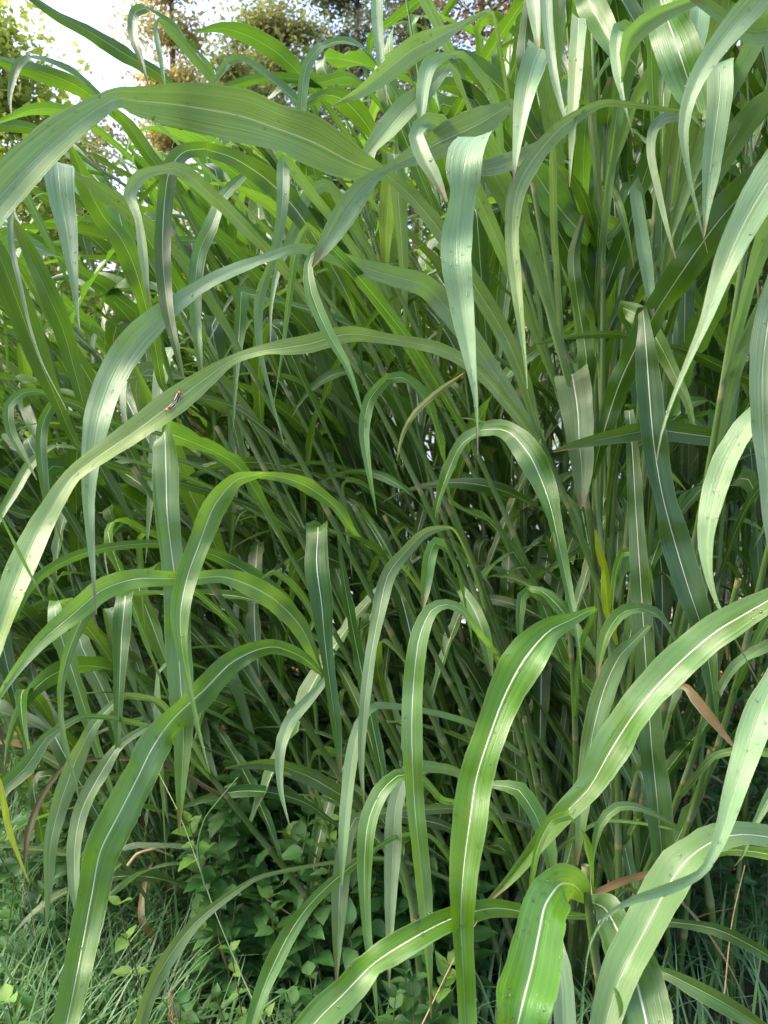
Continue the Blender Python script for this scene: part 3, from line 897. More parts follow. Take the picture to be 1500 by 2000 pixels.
Lf('tc4', 'p', '860,245,40 830,238,34 812,262,32 826,305,38 850,350,30 872,395,8', d=(1.1, 1.0), drops=16)
Lf('hang', 'p', '928,272,76 914,290,76 905,335,74 896,420,68 890,500,64 898,570,56 908,640,44 920,715,24 930,790,9 933,890,2', d=(.98, .86), drops=60, rip=.1, sq=True)
Lf('hang', 'q', '1075,275,18 1025,303,32 970,326,38 920,335,24 880,340,8', d=(1.1, 1.0), rip=.2, drops=10)
Lf('tr1', 'p', '1052,98,56 1042,120,54 1027,180,46 1016,250,30 1008,310,15 1003,355,3', d=(1.15, 1.02), drops=25, sq=True)
Lf('tr1', 'p', '1080,-90,30 1066,-20,27 1070,60,24 1080,140,19 1095,200,12 1113,258,3', d=(1.2, 1.08), drops=14)
Lf('tr1', 'p', '1040,-60,34 1043,0,32 1050,55,24 1053,95,10', d=(1.3, 1.25), drops=10)
Lf('tr2', 'q', '1130,40,32 1127,100,31 1121,190,26 1117,280,13 1112,365,2', d=(1.15, 1.05), drops=20, sq=True)
Lf('tr2', 'p', '1235,70,34 1210,52,30 1205,90,30 1207,140,22 1216,190,9 1237,268,2', d=(1.2, 1.1), drops=12)
Lf('tr3', 'p', '1366,14,44 1362,60,42 1355,125,22 1350,160,6', d=(1.25, 1.15), drops=12, sq=True)
Lf('tr3', 'g', '1130,-70,40 1150,0,56 1175,50,56 1200,95,44 1215,130,12', d=(1.3, 1.2), roll=20)
Lf('tr3', 'p', '1218,130,10 1224,80,44 1260,42,44 1310,18,34 1370,-6,22 1420,-40,8', d=(1.1, 1.0), rip=.3, drops=14)
Lf('tr4', 'g', '1275,-60,40 1290,0,70 1312,60,84 1332,120,86 1352,180,74 1368,225,44 1374,250,8', d=(1.2, 1.15), roll=15)
Lf('tr4', 'p', '1580,-120,50 1495,-20,58 1430,55,50 1380,122,40 1347,190,30 1335,250,22 1341,320,12 1358,400,7 1382,495,2', d=(.95, .98), drops=25)
Lf('tr4', 'p', '1600,40,40 1520,55,60 1460,62,46 1430,45,28 1385,10,26 1340,-20,20', d=(1.0, 1.0), drops=14)
Lf('tr5', 'p', '1406,126,52 1406,180,50 1396,260,46 1386,340,38 1379,410,17 1375,462,3', d=(1.15, 1.02), drops=30, sq=True)
Lf('tr5', 'q', '1390,240,16 1335,228,20 1298,232,24 1277,255,24 1272,300,18 1284,360,15 1300,430,11 1320,505,3', d=(1.35, 1.2))
Lf('arc', 'q', '1370,225,8 1325,218,11 1250,206,14 1175,202,17 1100,246,33 1045,306,40 1010,370,38 1000,450,30 1008,550,26 1018,640,16 1025,700,8 1030,760,2', d=(1.15, .98), drops=35)
Lf('tr6', 'g', '1225,420,14 1185,470,12 1160,392,7 1166,358,8 1190,358,11 1210,400,15 1224,450,10 1238,525,2', d=(1.5, 1.4))
Lf('tr6', 'p', '1255,400,14 1238,352,24 1246,420,28 1258,500,32 1268,570,22 1275,620,6', d=(1.35, 1.3))
Lf('tr6', 'g', '1245,660,20 1212,600,32 1255,622,42 1292,680,36 1322,740,25 1345,790,17 1360,862,3', d=(1.45, 1.3))
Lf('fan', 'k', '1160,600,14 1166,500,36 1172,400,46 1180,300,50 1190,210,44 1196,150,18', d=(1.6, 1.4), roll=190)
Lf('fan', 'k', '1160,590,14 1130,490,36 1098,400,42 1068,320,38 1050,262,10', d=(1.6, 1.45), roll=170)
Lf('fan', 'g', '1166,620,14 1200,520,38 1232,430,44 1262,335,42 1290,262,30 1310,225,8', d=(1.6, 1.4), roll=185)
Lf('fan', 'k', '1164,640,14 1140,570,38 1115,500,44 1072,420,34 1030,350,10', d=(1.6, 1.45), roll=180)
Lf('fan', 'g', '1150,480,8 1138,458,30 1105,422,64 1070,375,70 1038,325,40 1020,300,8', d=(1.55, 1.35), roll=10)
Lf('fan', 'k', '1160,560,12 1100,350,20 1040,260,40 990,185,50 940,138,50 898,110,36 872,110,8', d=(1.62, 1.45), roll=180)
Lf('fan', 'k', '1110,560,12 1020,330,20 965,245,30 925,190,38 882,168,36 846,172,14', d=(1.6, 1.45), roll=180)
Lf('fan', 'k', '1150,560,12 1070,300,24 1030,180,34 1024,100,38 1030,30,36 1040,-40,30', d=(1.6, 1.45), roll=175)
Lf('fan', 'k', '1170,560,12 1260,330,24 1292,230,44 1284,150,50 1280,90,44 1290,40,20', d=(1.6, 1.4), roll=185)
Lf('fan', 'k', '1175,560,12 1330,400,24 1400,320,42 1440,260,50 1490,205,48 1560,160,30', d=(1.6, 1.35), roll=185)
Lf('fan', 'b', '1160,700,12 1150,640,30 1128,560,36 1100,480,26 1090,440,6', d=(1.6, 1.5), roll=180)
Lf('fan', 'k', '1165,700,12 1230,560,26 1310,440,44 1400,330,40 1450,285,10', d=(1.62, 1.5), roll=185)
Lf('ledge', 'k', '160,880,14 108,775,30 72,690,50 38,600,62 4,510,66 -40,410,50', d=(1.45, 1.25), roll=185)
Lf('ledge', 'k', '200,900,14 150,740,28 122,640,40 86,560,44 48,480,34 20,420,10', d=(1.5, 1.35), roll=180)
Lf('ledge', 'k', '420,520,14 335,360,20 290,302,30 252,246,30 222,212,10', d=(1.6, 1.45), roll=175)
# right edge
Lf('re1', 'p', '1620,220,60 1540,300,78 1475,395,70 1432,480,56 1402,560,40 1380,625,25 1345,705,14 1312,785,8 1290,855,4 1282,905,1', d=(.8, .66), drops=10)
Lf('dark', 'k', '1158,935,12 1172,870,30 1212,745,46 1268,632,54 1340,520,66 1420,412,70 1500,335,62 1580,280,40', d=(1.48, 1.15), roll=185)
Lf('dark', 'k', '1160,940,12 1150,860,28 1140,780,36 1145,700,38 1130,600,30 1120,500,26 1140,420,10', d=(1.5, 1.4), roll=160)
Lf('dark', 'y', '1205,1260,8 1192,1215,20 1185,1170,22 1180,1110,16 1170,1075,14 1163,1035,4', d=(1.5, 1.42), roll=180)
Lf('re2', 'p', '1560,470,40 1515,560,60 1497,650,60 1488,740,58 1490,830,54 1496,920,42 1502,1010,30 1512,1100,16 1516,1180,3', d=(.9, .85), drops=16)
Lf('re2', 'p', '1560,740,30 1500,785,34 1450,842,50 1412,915,54 1390,990,48 1380,1060,34 1385,1120,20 1398,1170,10 1440,1255,4 1482,1335,2', d=(1.05, .95), drops=26)
Lf('hor', 'k', '1560,862,20 1480,862,28 1410,856,36 1340,847,42 1280,840,46 1200,853,34 1130,868,22 1080,882,7', d=(1.35, 1.25), roll=-10)
Lf('hor', 'k', '1480,750,26 1420,722,30 1355,690,24 1300,672,14 1250,660,12 1190,652,18 1120,657,12 1045,672,3', d=(1.5, 1.4), roll=-20)
Lf('ver1', 'k', '1255,600,20 1262,680,40 1268,770,52 1276,860,54 1292,960,56 1318,1060,64 1345,1150,62 1370,1225,48 1390,1330,30 1400,1420,8', d=(1.3, 1.2))
Lf('ver2', 'k', '1255,1780,10 1235,880,26 1242,1000,32 1252,1150,40 1262,1300,44 1272,1450,50 1284,1570,56 1292,1660,50 1298,1740,12'.replace('1255,1780,10 ', '1228,800,18 '), d=(1.35, 1.25))
Lf('diag', 'g', '1640,1100,30 1520,1162,44 1450,1202,60 1400,1232,70 1340,1282,74 1282,1340,72 1235,1400,78 1190,1470,76 1150,1540,54 1100,1592,46 1050,1652,34 1000,1712,24 940,1772,5', d=(.95, .95), rip=.2, drops=45)
Lf('twist', 'g', '1160,1190,14 1112,1212,30 1070,1234,54 1022,1290,86 984,1362,74 955,1440,66 930,1520,72 918,1600,74 905,1700,62 900,1800,52 905,1900,48 910,2030,44 912,2120,20', d=(1.05, .78), rip=.28, drops=40)
Lf('twist', 'g', '1030,1150,12 1060,1156,20 1092,1186,32 1130,1240,26 1172,1292,12', d=(1.45, 1.4))
Lf('cen1', 'b', '930,1230,14 900,1190,22 868,1180,22 842,1192,30 820,1240,38 808,1330,42 804,1420,44 806,1500,42 812,1600,40 824,1710,38 832,1810,28 838,1900,14 842,1990,3', d=(1.2, 1.02), drops=22)
Lf('cen1', 'g', '900,1150,18 925,1190,30 948,1250,28 960,1320,8', d=(1.5, 1.4))
Lf('cen2', 'g', '925,1275,10 915,1220,24 900,1150,40 885,1100,42 868,1068,32 848,1060,26 838,1090,30 830,1150,24 826,1192,5', d=(1.35, 1.2), roll=170, flip=(4, 0))
Lf('cen3', 'g', '850,1010,14 872,930,30 900,870,34 940,840,30 975,838,40 1000,848,46 1035,890,58 1062,950,52 1078,1000,36 1092,1065,28 1110,1150,20 1125,1222,13 1138,1335,2', d=(1.45, 1.1), flip=(3, 0), drops=16)
Lf('cen4', 'g', '880,980,14 858,860,36 830,780,42 790,738,30 755,740,22 722,780,26 711,840,24 721,920,14 736,1005,2', d=(1.45, 1.25), roll=170, flip=(4, 0))
Lf('cen4', 'o', '775,900,4 786,850,9 804,815,12 832,785,13 866,757,12 910,726,2', d=(1.38, 1.36), roll=180, noc=True)
Lf('cen4', 'g', '640,480,30 605,500,14 605,560,26 640,650,26 680,720,15 716,835,2', d=(1.2, 1.1), roll=0)
Lf('fold', 's', '1160,850,60 1135,790,66 1118,735,72 1128,800,66 1131,860,56 1136,920,46 1136,990,14'.replace('1160,850,60 1135,790,66 ', ''), d=(1.42, 1.35), sq=True)
Lf('fold', 'k', '1400,803,33 1398,860,31 1394,925,27 1390,990,6', d=(1.5, 1.45), sq=True)
# upper left and middle left
Lf('ul1', 'k', '680,580,16 625,480,30 572,402,48 520,350,48 455,308,36 400,291,30 360,296,32 332,330,36 320,410,34 318,500,34 326,590,31 342,670,19 360,745,3', d=(1.45, 1.08), roll=175, flip=(5, 0), drops=26)
Lf('ul1', 'q', '350,330,30 312,332,16 278,342,26 252,378,26 270,425,16 280,500,20 290,595,4', d=(1.2, 1.12), rip=.5)
Lf('ul2', 'p', '112,320,62 118,385,56 130,450,42 141,525,24 149,600,9 156,645,2', d=(1.05, .95), drops=30, sq=True)
Lf('ul2', 'k', '320,760,16 300,660,30 280,580,38 262,520,48 236,465,46 200,420,42 170,362,44 148,310,24 135,280,6', d=(1.5, 1.25), roll=185, rip=.35)
Lf('ul3', 'g', '500,330,6 470,350,18 436,385,28 414,440,32 390,490,30 381,560,30 382,620,26 388,690,18 394,760,2', d=(1.4, 1.25))
Lf('ul3', 'p', '570,330,24 553,312,28 553,360,27 548,430,24 530,510,22 506,580,23 506,680,15 530,780,8 556,872,2', d=(1.35, 1.2), drops=12)
Lf('ul3', 'g', '471,572,35 468,635,28 463,700,16 458,780,8 455,845,1', d=(1.5, 1.4), sq=True)
Lf('ul3', 'b', '600,440,14 578,490,20 565,580,14 555,660,8 543,740,4 533,800,1', d=(1.35, 1.3))
Lf('ul3', 'p', '640,360,24 600,380,28 575,450,22 545,520,16 530,600,8 528,680,2', d=(1.5, 1.4))
Lf('ml1', 'g', '120,800,10 88,768,10 50,765,19 18,790,21 20,840,21 46,890,14 72,938,2', d=(1.5, 1.35))
Lf('ml1', 'g', '215,850,10 165,798,16 110,780,20 84,825,23 80,880,23 88,960,18 98,1050,3', d=(1.5, 1.35))
Lf('ml1', 'g', '110,870,10 62,905,22 30,960,24 0,1010,18 -30,1080,5', d=(1.5, 1.35))
Lf('ml1', 'p', '40,300,6 20,450,12 40,560,9 75,690,4 130,800,2', d=(1.3, 1.2), noc=True)
Lf('ml2', 'g', '322,846,56 324,920,56 326,1000,50 335,1080,46 345,1160,52 348,1260,54 354,1360,50 358,1440,40 355,1530,26 350,1630,3', d=(1.25, 1.15), roll=5, sq=True)
Lf('ml2', 'k', '245,1166,42 238,1235,38 235,1300,28 232,1380,20 230,1450,13 228,1530,2', d=(1.4, 1.3), sq=True)
Lf('ml3', 'b', '700,1050,12 655,990,30 600,950,34 555,933,22 505,927,16 462,937,34 420,985,52 390,1060,46 365,1130,46 352,1200,40 356,1270,24 372,1350,12 392,1440,7 410,1510,2', d=(1.45, 1.05), flip=(4, 0), drops=24)
Lf('ll1', 'g', '230,1130,14 172,1190,30 140,1255,23 120,1330,16 120,1400,12 131,1465,12 147,1525,7 156,1570,2', d=(1.2, 1.15))
Lf('ll1', 'b', '-20,960,4 0,1005,4 40,1085,7 88,1175,2', d=(.9, .9), noc=True)
Lf('mid', 'g', '628,1316,12 590,1284,26 540,1264,32 500,1270,36 450,1296,48 400,1346,58 340,1402,62 300,1456,68 268,1520,72 232,1590,80 196,1662,78 180,1742,72 165,1822,64 150,1902,60 130,2000,58 110,2090,50 100,2180,10', d=(1.42, .78), drops=45)
Lf('mid', 'b', '626,1306,14 586,1222,42 535,1170,46 480,1140,44 432,1126,32 380,1130,28 330,1130,32 262,1131,42 200,1152,48 142,1200,44 82,1252,32 30,1312,20 -10,1372,12 -50,1440,2', d=(1.42, 1.0), drops=20)
Lf('mid', 'g', '604,1250,14 560,1180,30 500,1130,36 430,1090,30 360,1068,18 290,1062,18 220,1068,18 150,1086,22 92,1116,22 56,1150,20 30,1205,10', d=(1.42, 1.15), roll=160)
Lf('mid', 'b', '630,1255,8 606,1190,13 566,1136,15 532,1117,11 511,1130,3', d=(1.38, 1.32))
Lf('mid', 'p', '640,1320,12 602,1368,22 566,1410,27 548,1462,23 548,1540,12 566,1615,2', d=(1.38, 1.25))
Lf('cl1', 'k', '622,1032,48 618,1100,50 628,1180,46 635,1260,33 645,1340,28 656,1420,24 664,1510,8', d=(1.3, 1.2), sq=True)
Lf('cl2', 's', '880,1030,6 830,1040,22 790,1080,27 758,1122,32 740,1200,32 725,1280,26 712,1380,22 706,1480,15 712,1590,2', d=(1.35, 1.2), roll=-10)
Lf('cl2', 'p', '725,1380,16 700,1420,24 686,1490,29 678,1560,28 671,1640,22 667,1730,4', d=(1.3, 1.2))
Lf('cl2', 's', '690,1600,24 672,1660,34 664,1730,38 661,1800,30 659,1880,14 657,1930,3', d=(1.45, 1.4))
Lf('cl3', 'g', '860,1560,14 822,1520,18 782,1512,26 745,1545,36 720,1602,38 712,1680,33 712,1760,25 718,1840,20 730,1920,12 738,2005,2', d=(1.2, 1.05), drops=16)
Lf('cl3', 'p', '800,1500,26 775,1560,34 768,1640,38 764,1740,28 762,1830,18 760,1930,3', d=(1.35, 1.3))
Lf('cl3', 'k', '960,1660,10 860,1610,20 760,1590,26 680,1560,30 600,1515,34 520,1490,28 440,1500,4', d=(1.7, 1.5), roll=-10)
Lf('bl1', 'g', '760,1640,10 700,1682,16 650,1722,22 602,1770,26 566,1822,34 540,1872,38 514,1932,34 490,2010,28 470,2090,8', d=(1.3, 1.15), drops=12)
Lf('bl1', 's', '560,1700,8 500,1716,10 440,1755,16 382,1802,24 342,1852,32 310,1902,32 285,1962,30 268,2040,24 255,2110,5', d=(1.4, 1.25))
Lf('bl1', 'k', '440,1540,12 500,1548,22 430,1555,8'.replace('440,1540,12 500,1548,22 430,1555,8', '660,1610,8 600,1570,16 540,1550,24 470,1545,26 400,1560,16 340,1582,3'), d=(1.7, 1.6))
Lf('bl2', 's', '240,1360,14 188,1410,22 155,1470,37 120,1562,37 100,1642,28 95,1722,19 90,1810,3', d=(1.35, 1.2))
Lf('bl2', 's', '290,1420,14 232,1458,20 196,1512,32 160,1582,34 146,1652,30 147,1732,24 155,1810,4', d=(1.35, 1.2))
Lf('bl2', 'y', '-30,1450,8 0,1530,10 18,1620,12 56,1722,2', d=(1.1, 1.1), noc=True)
Lf('bl2', 'g', '160,1400,12 92,1440,22 50,1500,38 2,1545,32 -30,1600,20', d=(1.25, 1.15))
Lf('bl2', 'n', '130,1490,6 80,1560,12 55,1630,14 48,1690,4', d=(1.4, 1.35))
Lf('br', 'g', '1640,1700,30 1530,1642,46 1440,1630,54 1380,1650,70 1330,1692,84 1288,1762,88 1252,1832,86 1215,1902,82 1190,1972,72 1172,2060,60 1165,2150,30', d=(.95, .72), drops=30)
Lf('br', 'k', '1180,1800,10 1300,1800,20 1400,1815,26 1490,1860,26 1580,1920,10', d=(1.3, 1.2))
Lf('br', 'k', '1240,1880,12 1300,1900,24 1360,1930,38 1430,1968,40 1510,2020,30', d=(1.1, 1.0))
Lf('low', 'b', '1147,1758,16 1120,1728,66 1092,1728,84 1064,1768,94 1052,1822,104 1038,1890,116 1020,1960,118 1002,2040,112 985,2130,90 970,2250,10', d=(.9, .64), rip=.07, drops=50)
Lf('low', 'g', '1150,1760,20 1182,1776,66 1212,1830,88 1238,1900,104 1256,1970,110 1270,2040,104 1280,2140,70 1285,2250,10', d=(.9, .68), rip=.07, drops=40)
Lf('low', 'b', '1152,1772,14 1152,1690,24 1136,1625,26 1110,1592,20 1076,1604,20 1049,1660,16 1035,1740,8 1022,1820,1', d=(.9, .82), roll=180, flip=(3, 0))
Lf('low', 'g', '1145,1790,14 1035,1782,24 960,1774,36 880,1795,44 800,1836,54 730,1882,60 670,1942,64 620,1992,66 560,2070,62 520,2160,10', d=(.92, .72), drops=30)
Lf('low', 'd', '1150,1748,12 1220,1720,15 1280,1702,9 1332,1684,2', d=(.92, 1.05))
Lf('re3', 'p', '1560,1240,30 1512,1330,44 1482,1400,60 1456,1480,54 1430,1560,42 1405,1640,26 1372,1702,16 1310,1733,24 1235,1758,16 1180,1792,7 1150,1850,4 1143,1905,1', d=(.9, .62), drops=26)
Lf('re3', 's', '1540,1480,20 1500,1560,22 1470,1620,12 1452,1670,6 1435,1692,1', d=(.95, .9))
Lf('dry', 'n', '1340,1340,14 1362,1370,24 1392,1405,22 1420,1440,14 1442,1468,3', d=(1.2, 1.15), rip=.5)
Lf('dry', 's', '1275,1215,10 1242,1248,18 1210,1282,36 1182,1340,46 1160,1420,46 1146,1500,36 1136,1580,30 1126,1690,6', d=(1.3, 1.15), rip=.3)
Lf('lr1', 'g', '1345,1310,10 1312,1240,26 1285,1202,32 1252,1188,26 1215,1196,28 1188,1232,29 1172,1290,17 1167,1330,3', d=(1.3, 1.2), roll=170, flip=(3, 0))
Lf('lr1', 'g', '1195,1200,12 1204,1112,22 1216,1080,20 1245,1076,18 1265,1110,14 1279,1175,2', d=(1.4, 1.35), roll=170, flip=(2, 0))
Lf('lr1', 'g', '1100,1290,14 1060,1180,24 1048,1150,16 1060,1156,20'.replace(' 1060,1156,20', ' 1020,1160,24 1015,1220,16 1020,1280,3'), d=(1.5, 1.45))
Lf('lr2', 'g', '930,1530,10 972,1534,18 1012,1542,38 1046,1592,42 1070,1660,38 1080,1730,6', d=(1.2, 1.1))
Lf('lr2', 'g', '1330,1620,6 1255,1580,14 1210,1575,22 1176,1605,24 1161,1660,12 1158,1695,2', d=(1.2, 1.15))
Lf('lr2', 'p', '1080,1840,40 1095,1900,48 1100,1980,50 1105,2080,40 1110,2200,5', d=(1.1, 1.0))

icoV = None


def drops_mesh(V, n, across, cnt, scale):
    "small domes of water sitting on the upper face of a blade grid"
    global icoV
    import bmesh
    if icoV is None:
        bm = bmesh.new(); bmesh.ops.create_icosphere(bm, subdivisions=2, radius=1)
        icoV = (np.array([v.co[:] for v in bm.verts]), np.array([[v.index for v in f.verts] for f in bm.faces])); bm.free()
    Gd = V.reshape(n, across, 3)
    b = Bag()
    for _ in range(cnt):
        i = rnd.randint(int(n * .15), n - 4); j = rnd.randint(0, across - 2)
        fi, fj = rnd.random(), rnd.random()
        p = (Gd[i, j] * (1 - fi) + Gd[i + 1, j] * fi) * (1 - fj) + (Gd[i, j + 1] * (1 - fi) + Gd[i + 1, j + 1] * fi) * fj
        nn = norm(np.cross(Gd[i + 1, j] - Gd[i, j], Gd[i, j + 1] - Gd[i, j]))
        nn = nn if np.dot(nn, CAM - p) > 0 else -nn
        r = rnd.uniform(.0007, .0021) * scale
        a = norm(np.cross(nn, [.3, .2, .9])); c = np.cross(nn, a)
        v = icoV[0]
        b.add(p + (v[:, :1] * a * r + v[:, 1:2] * c * r * rnd.uniform(1, 1.5) + v[:, 2:3] * nn * r * .6), icoV[1])
    return b.build('water_droplets', M['water'])


PROOT, PST = {}, {}
groups = {}
for L in LEAVES: groups.setdefault(L['plant'], []).append(L)
curves = {}
for key, ls in groups.items():
    label, st = PL[key]
    firsts = []
    for L in ls:
        wm = max(p[2] for p in L['pts'])
        if L['d'] is None:
            dd = max(.72, min(1.75, 60 / wm)); L['d'] = (dd + .12, dd)
        firsts.append(P(L['pts'][0][0], L['pts'][0][1], L['d'][0]))
    firsts = np.array(firsts)
    if st:
        pts = [P(*s) for s in st][::-1]
        last = pts[0]
        pts = [np.array([last[0] + .06, last[1] + .12, -.03]), np.array([last[0] + .03, last[1] + .05, last[2] * .5])] + pts
    else:
        zt = firsts[:, 2].max() + .02
        c = firsts[np.argmax(firsts[:, 2])]
        m_ = firsts.mean(0) * .5 + c * .5
        left = 1 - smooth01((m_[0] + .1) / .6)
        top = np.array([m_[0] + .05, m_[1] + .26, max(zt, .7)])
        lean = .42 * left * top[2]
        by = max(top[1] + .18, 1.9)
        pts = [np.array([top[0] + lean, by, -.03]), np.array([top[0] + lean * .75, top[1] * .4 + by * .6, top[2] * .35]),
               np.array([top[0] + lean * .35, top[1] * .8 + by * .2, top[2] * .72]), top]
    base = pts[0].copy(); base[2] = 0
    root = empty('tall_grass_plant', tuple(base), label, 'tall grass')
    PROOT[key] = root
    me, q, LL = stem_mesh([p - base for p in pts], .009 if key != 'low' else .008, .0045, 7)
    obj('stem', me, root)
    qw = q + base
    for L in ls:
        pp = L['pts']
        k = len(pp)
        ds = np.linspace(0, 1, k)
        dep = L['d'][0] + (L['d'][1] - L['d'][0]) * (ds ** .8)
        rolls = np.full(k, float(L['roll']))
        if L['flip']:
            fi, rv = L['flip']
            rolls[:] = rv
        rows = []
        for (u, v, w_), d_, r_ in zip(pp, dep, rolls):
            p = P(u, v, d_)
            rows.append([*p, w_ * d_ / F / 2, r_])
        kink = L['flip'][0] if L['flip'] else None
        if kink:
            bv = np.linspace(1, 1, kink)
            for a_ in range(kink): rows[a_][:3] = list(np.array(rows[a_][:3]) + norm(np.array(rows[a_][:3]) - CAM) * .035)
            A_ = np.array(rows[kink]); pre = A_.copy(); pre[:3] = A_[:3] + norm(A_[:3] - CAM) * .03 + (np.array(rows[kink - 1][:3]) - A_[:3]) * .12
            rows.insert(kink, list(pre)); kpos = A_[:3]
        elif L['sq']:
            A_ = np.array(rows[0]); pre = A_.copy(); pre[:3] = A_[:3] + norm(A_[:3] - CAM) * .04 + [0, 0, .002]
            rows.insert(0, list(pre)); kpos = A_[:3]
        else: kpos = None
        rows = np.array(rows)
        if not L['noc']:
            P0 = rows[0, :3]
            if st:
                j = int(np.argmin(np.linalg.norm(qw - P0, axis=1)))
            else:
                zt = P0[2] - min(.34, .12 + .6 * abs(P0[1] - qw[-1][1]))
                j = int(np.argmin(np.abs(qw[:, 2] - zt)))
            B = qw[j]
            if np.linalg.norm(B - P0) > .03:
                T0 = norm(P0 - rows[1, :3])
                mid = P0 * .5 + B * .5 + np.array([0, .02, .07 if L['sq'] else .035])
                hw0 = rows[0, 3]
                rows = np.concatenate([[[*B, .006, rows[0, 4]], [*mid, .006 * .4 + hw0 * .6, rows[0, 4]]], rows])
        n = int(min(90, max(36, k * 6)))
        Q, q_ = catmull(rows, n)
        C = Q[:, :3]; hw = np.maximum(Q[:, 3], .0003); roll = np.radians(Q[:, 4])
        ph = rnd.random() * 6
        Vq = norm(CAM - C)
        C = C + Vq * (np.minimum(hw, .02) * .28 * np.sin(q_ * rnd.uniform(30, 44) + ph) + np.minimum(hw, .02) * .16 * np.sin(q_ * 83 + ph * 2))[:, None]
        T = norm(np.gradient(C, axis=0))
        for _ in range(2):
            T[1:-1] = norm(T[:-2] + 2 * T[1:-1] + T[2:])
        Vw = norm(CAM - C)
        N0 = norm(Vw - T * np.sum(Vw * T, axis=1, keepdims=True))
        # real blades never face the viewer squarely: slow roll along the blade
        roll = roll + R(17) * np.sin(q_ * 7 + ph) + R(7) * np.sin(q_ * 21 + ph * 3) + R(rnd.uniform(-14, 14))
        for _c in range(2):
            roll = roll + R(rnd.choice([-27, 27, 20, -20])) * np.exp(-((q_ / q_[-1] - rnd.uniform(.2, .75)) / .04) ** 2)
        if kpos is not None:
            kI = int(np.argmin(np.linalg.norm(C - kpos, axis=1))) + 2
            for i_ in range(min(kI, n - 2), 0, -1):
                a_, b_ = T[i_], T[i_ - 1]
                ax = np.cross(a_, b_); sn = np.linalg.norm(ax); cs = float(np.dot(a_, b_))
                v_ = N0[i_]
                if sn > 1e-6:
                    ax = ax / sn
                    v_ = v_ * cs + np.cross(ax, v_) * sn + ax * np.dot(ax, v_) * (1 - cs)
                v_ = v_ - b_ * np.dot(v_, b_)
                N0[i_ - 1] = norm(v_)
        Sd = np.cross(T, N0)
        N = N0 * np.cos(roll)[:, None] + Sd * np.sin(roll)[:, None]
        s = np.linspace(0, 1, n)
        fold = np.interp(s, [0, .12, .4, .8, 1], [.8, .42, .2, .28, .6]) * rnd.uniform(.7, 1.1)
        rip = L['rip'] if L['rip'] is not None else rnd.uniform(.10, .2)
        env = np.interp(s, [0, .1, .5, .8, 1], [0, 1, .9, .4, 0])
        hwc = hw * .96
        V, Fc, uv = blade(C - base, T, N, hwc, fold, rip, 9, ph, rnd.uniform(48, 80), q_, env)
        o = obj('leaf', mesh('leaf_blade', V, Fc, M[L['mat']], True, uv), root)
        if L['mat'] in 'yod': tag(o, {'y': 'yellow narrow blade', 'o': 'blade turning orange at the tip', 'd': 'dry reddish brown blade'}[L['mat']])
        if L['mat'] == 'n': tag(o, 'dead brown blade')
        if L['drops']:
            dm = drops_mesh(V + base, n, 9, int(L['drops'] * 1.6), 1.0)
            dob = obj('water_droplets', dm, o)
            dob.location = (-base[0], -base[1], -base[2])
            tag(dob, kind='stuff')
        curves.setdefault(key, []).append((C, T, N))
    # a few ordinary lower blades so that the plant is whole
    if key != 'low':
        for i in range(3):
            j = int(44 * rnd.uniform(.22, .62))
            add_bank_leaf(root, tuple(q[j]), R(rnd.uniform(20, 160)), R(8), rnd.choice(['arch', 'flat', 'up']), rnd.choice('gkg'), rnd.uniform(.7, .95))


# ------------------------------------------------------------------ beetles on the blade
def ellipsoid(c, r, A, seg=14, ring=9):
    u = np.linspace(0, 2 * math.pi, seg, endpoint=False); v = np.linspace(0, math.pi, ring)
    X = np.array([[math.sin(b) * math.cos(a), math.sin(b) * math.sin(a), math.cos(b)] for b in v for a in u]) * r
    X = X @ np.array(A)
    Fc = [[i * seg + j, i * seg + (j + 1) % seg, (i + 1) * seg + (j + 1) % seg, (i + 1) * seg + j] for i in range(ring - 1) for j in range(seg)]
    return X + c, np.array(Fc)


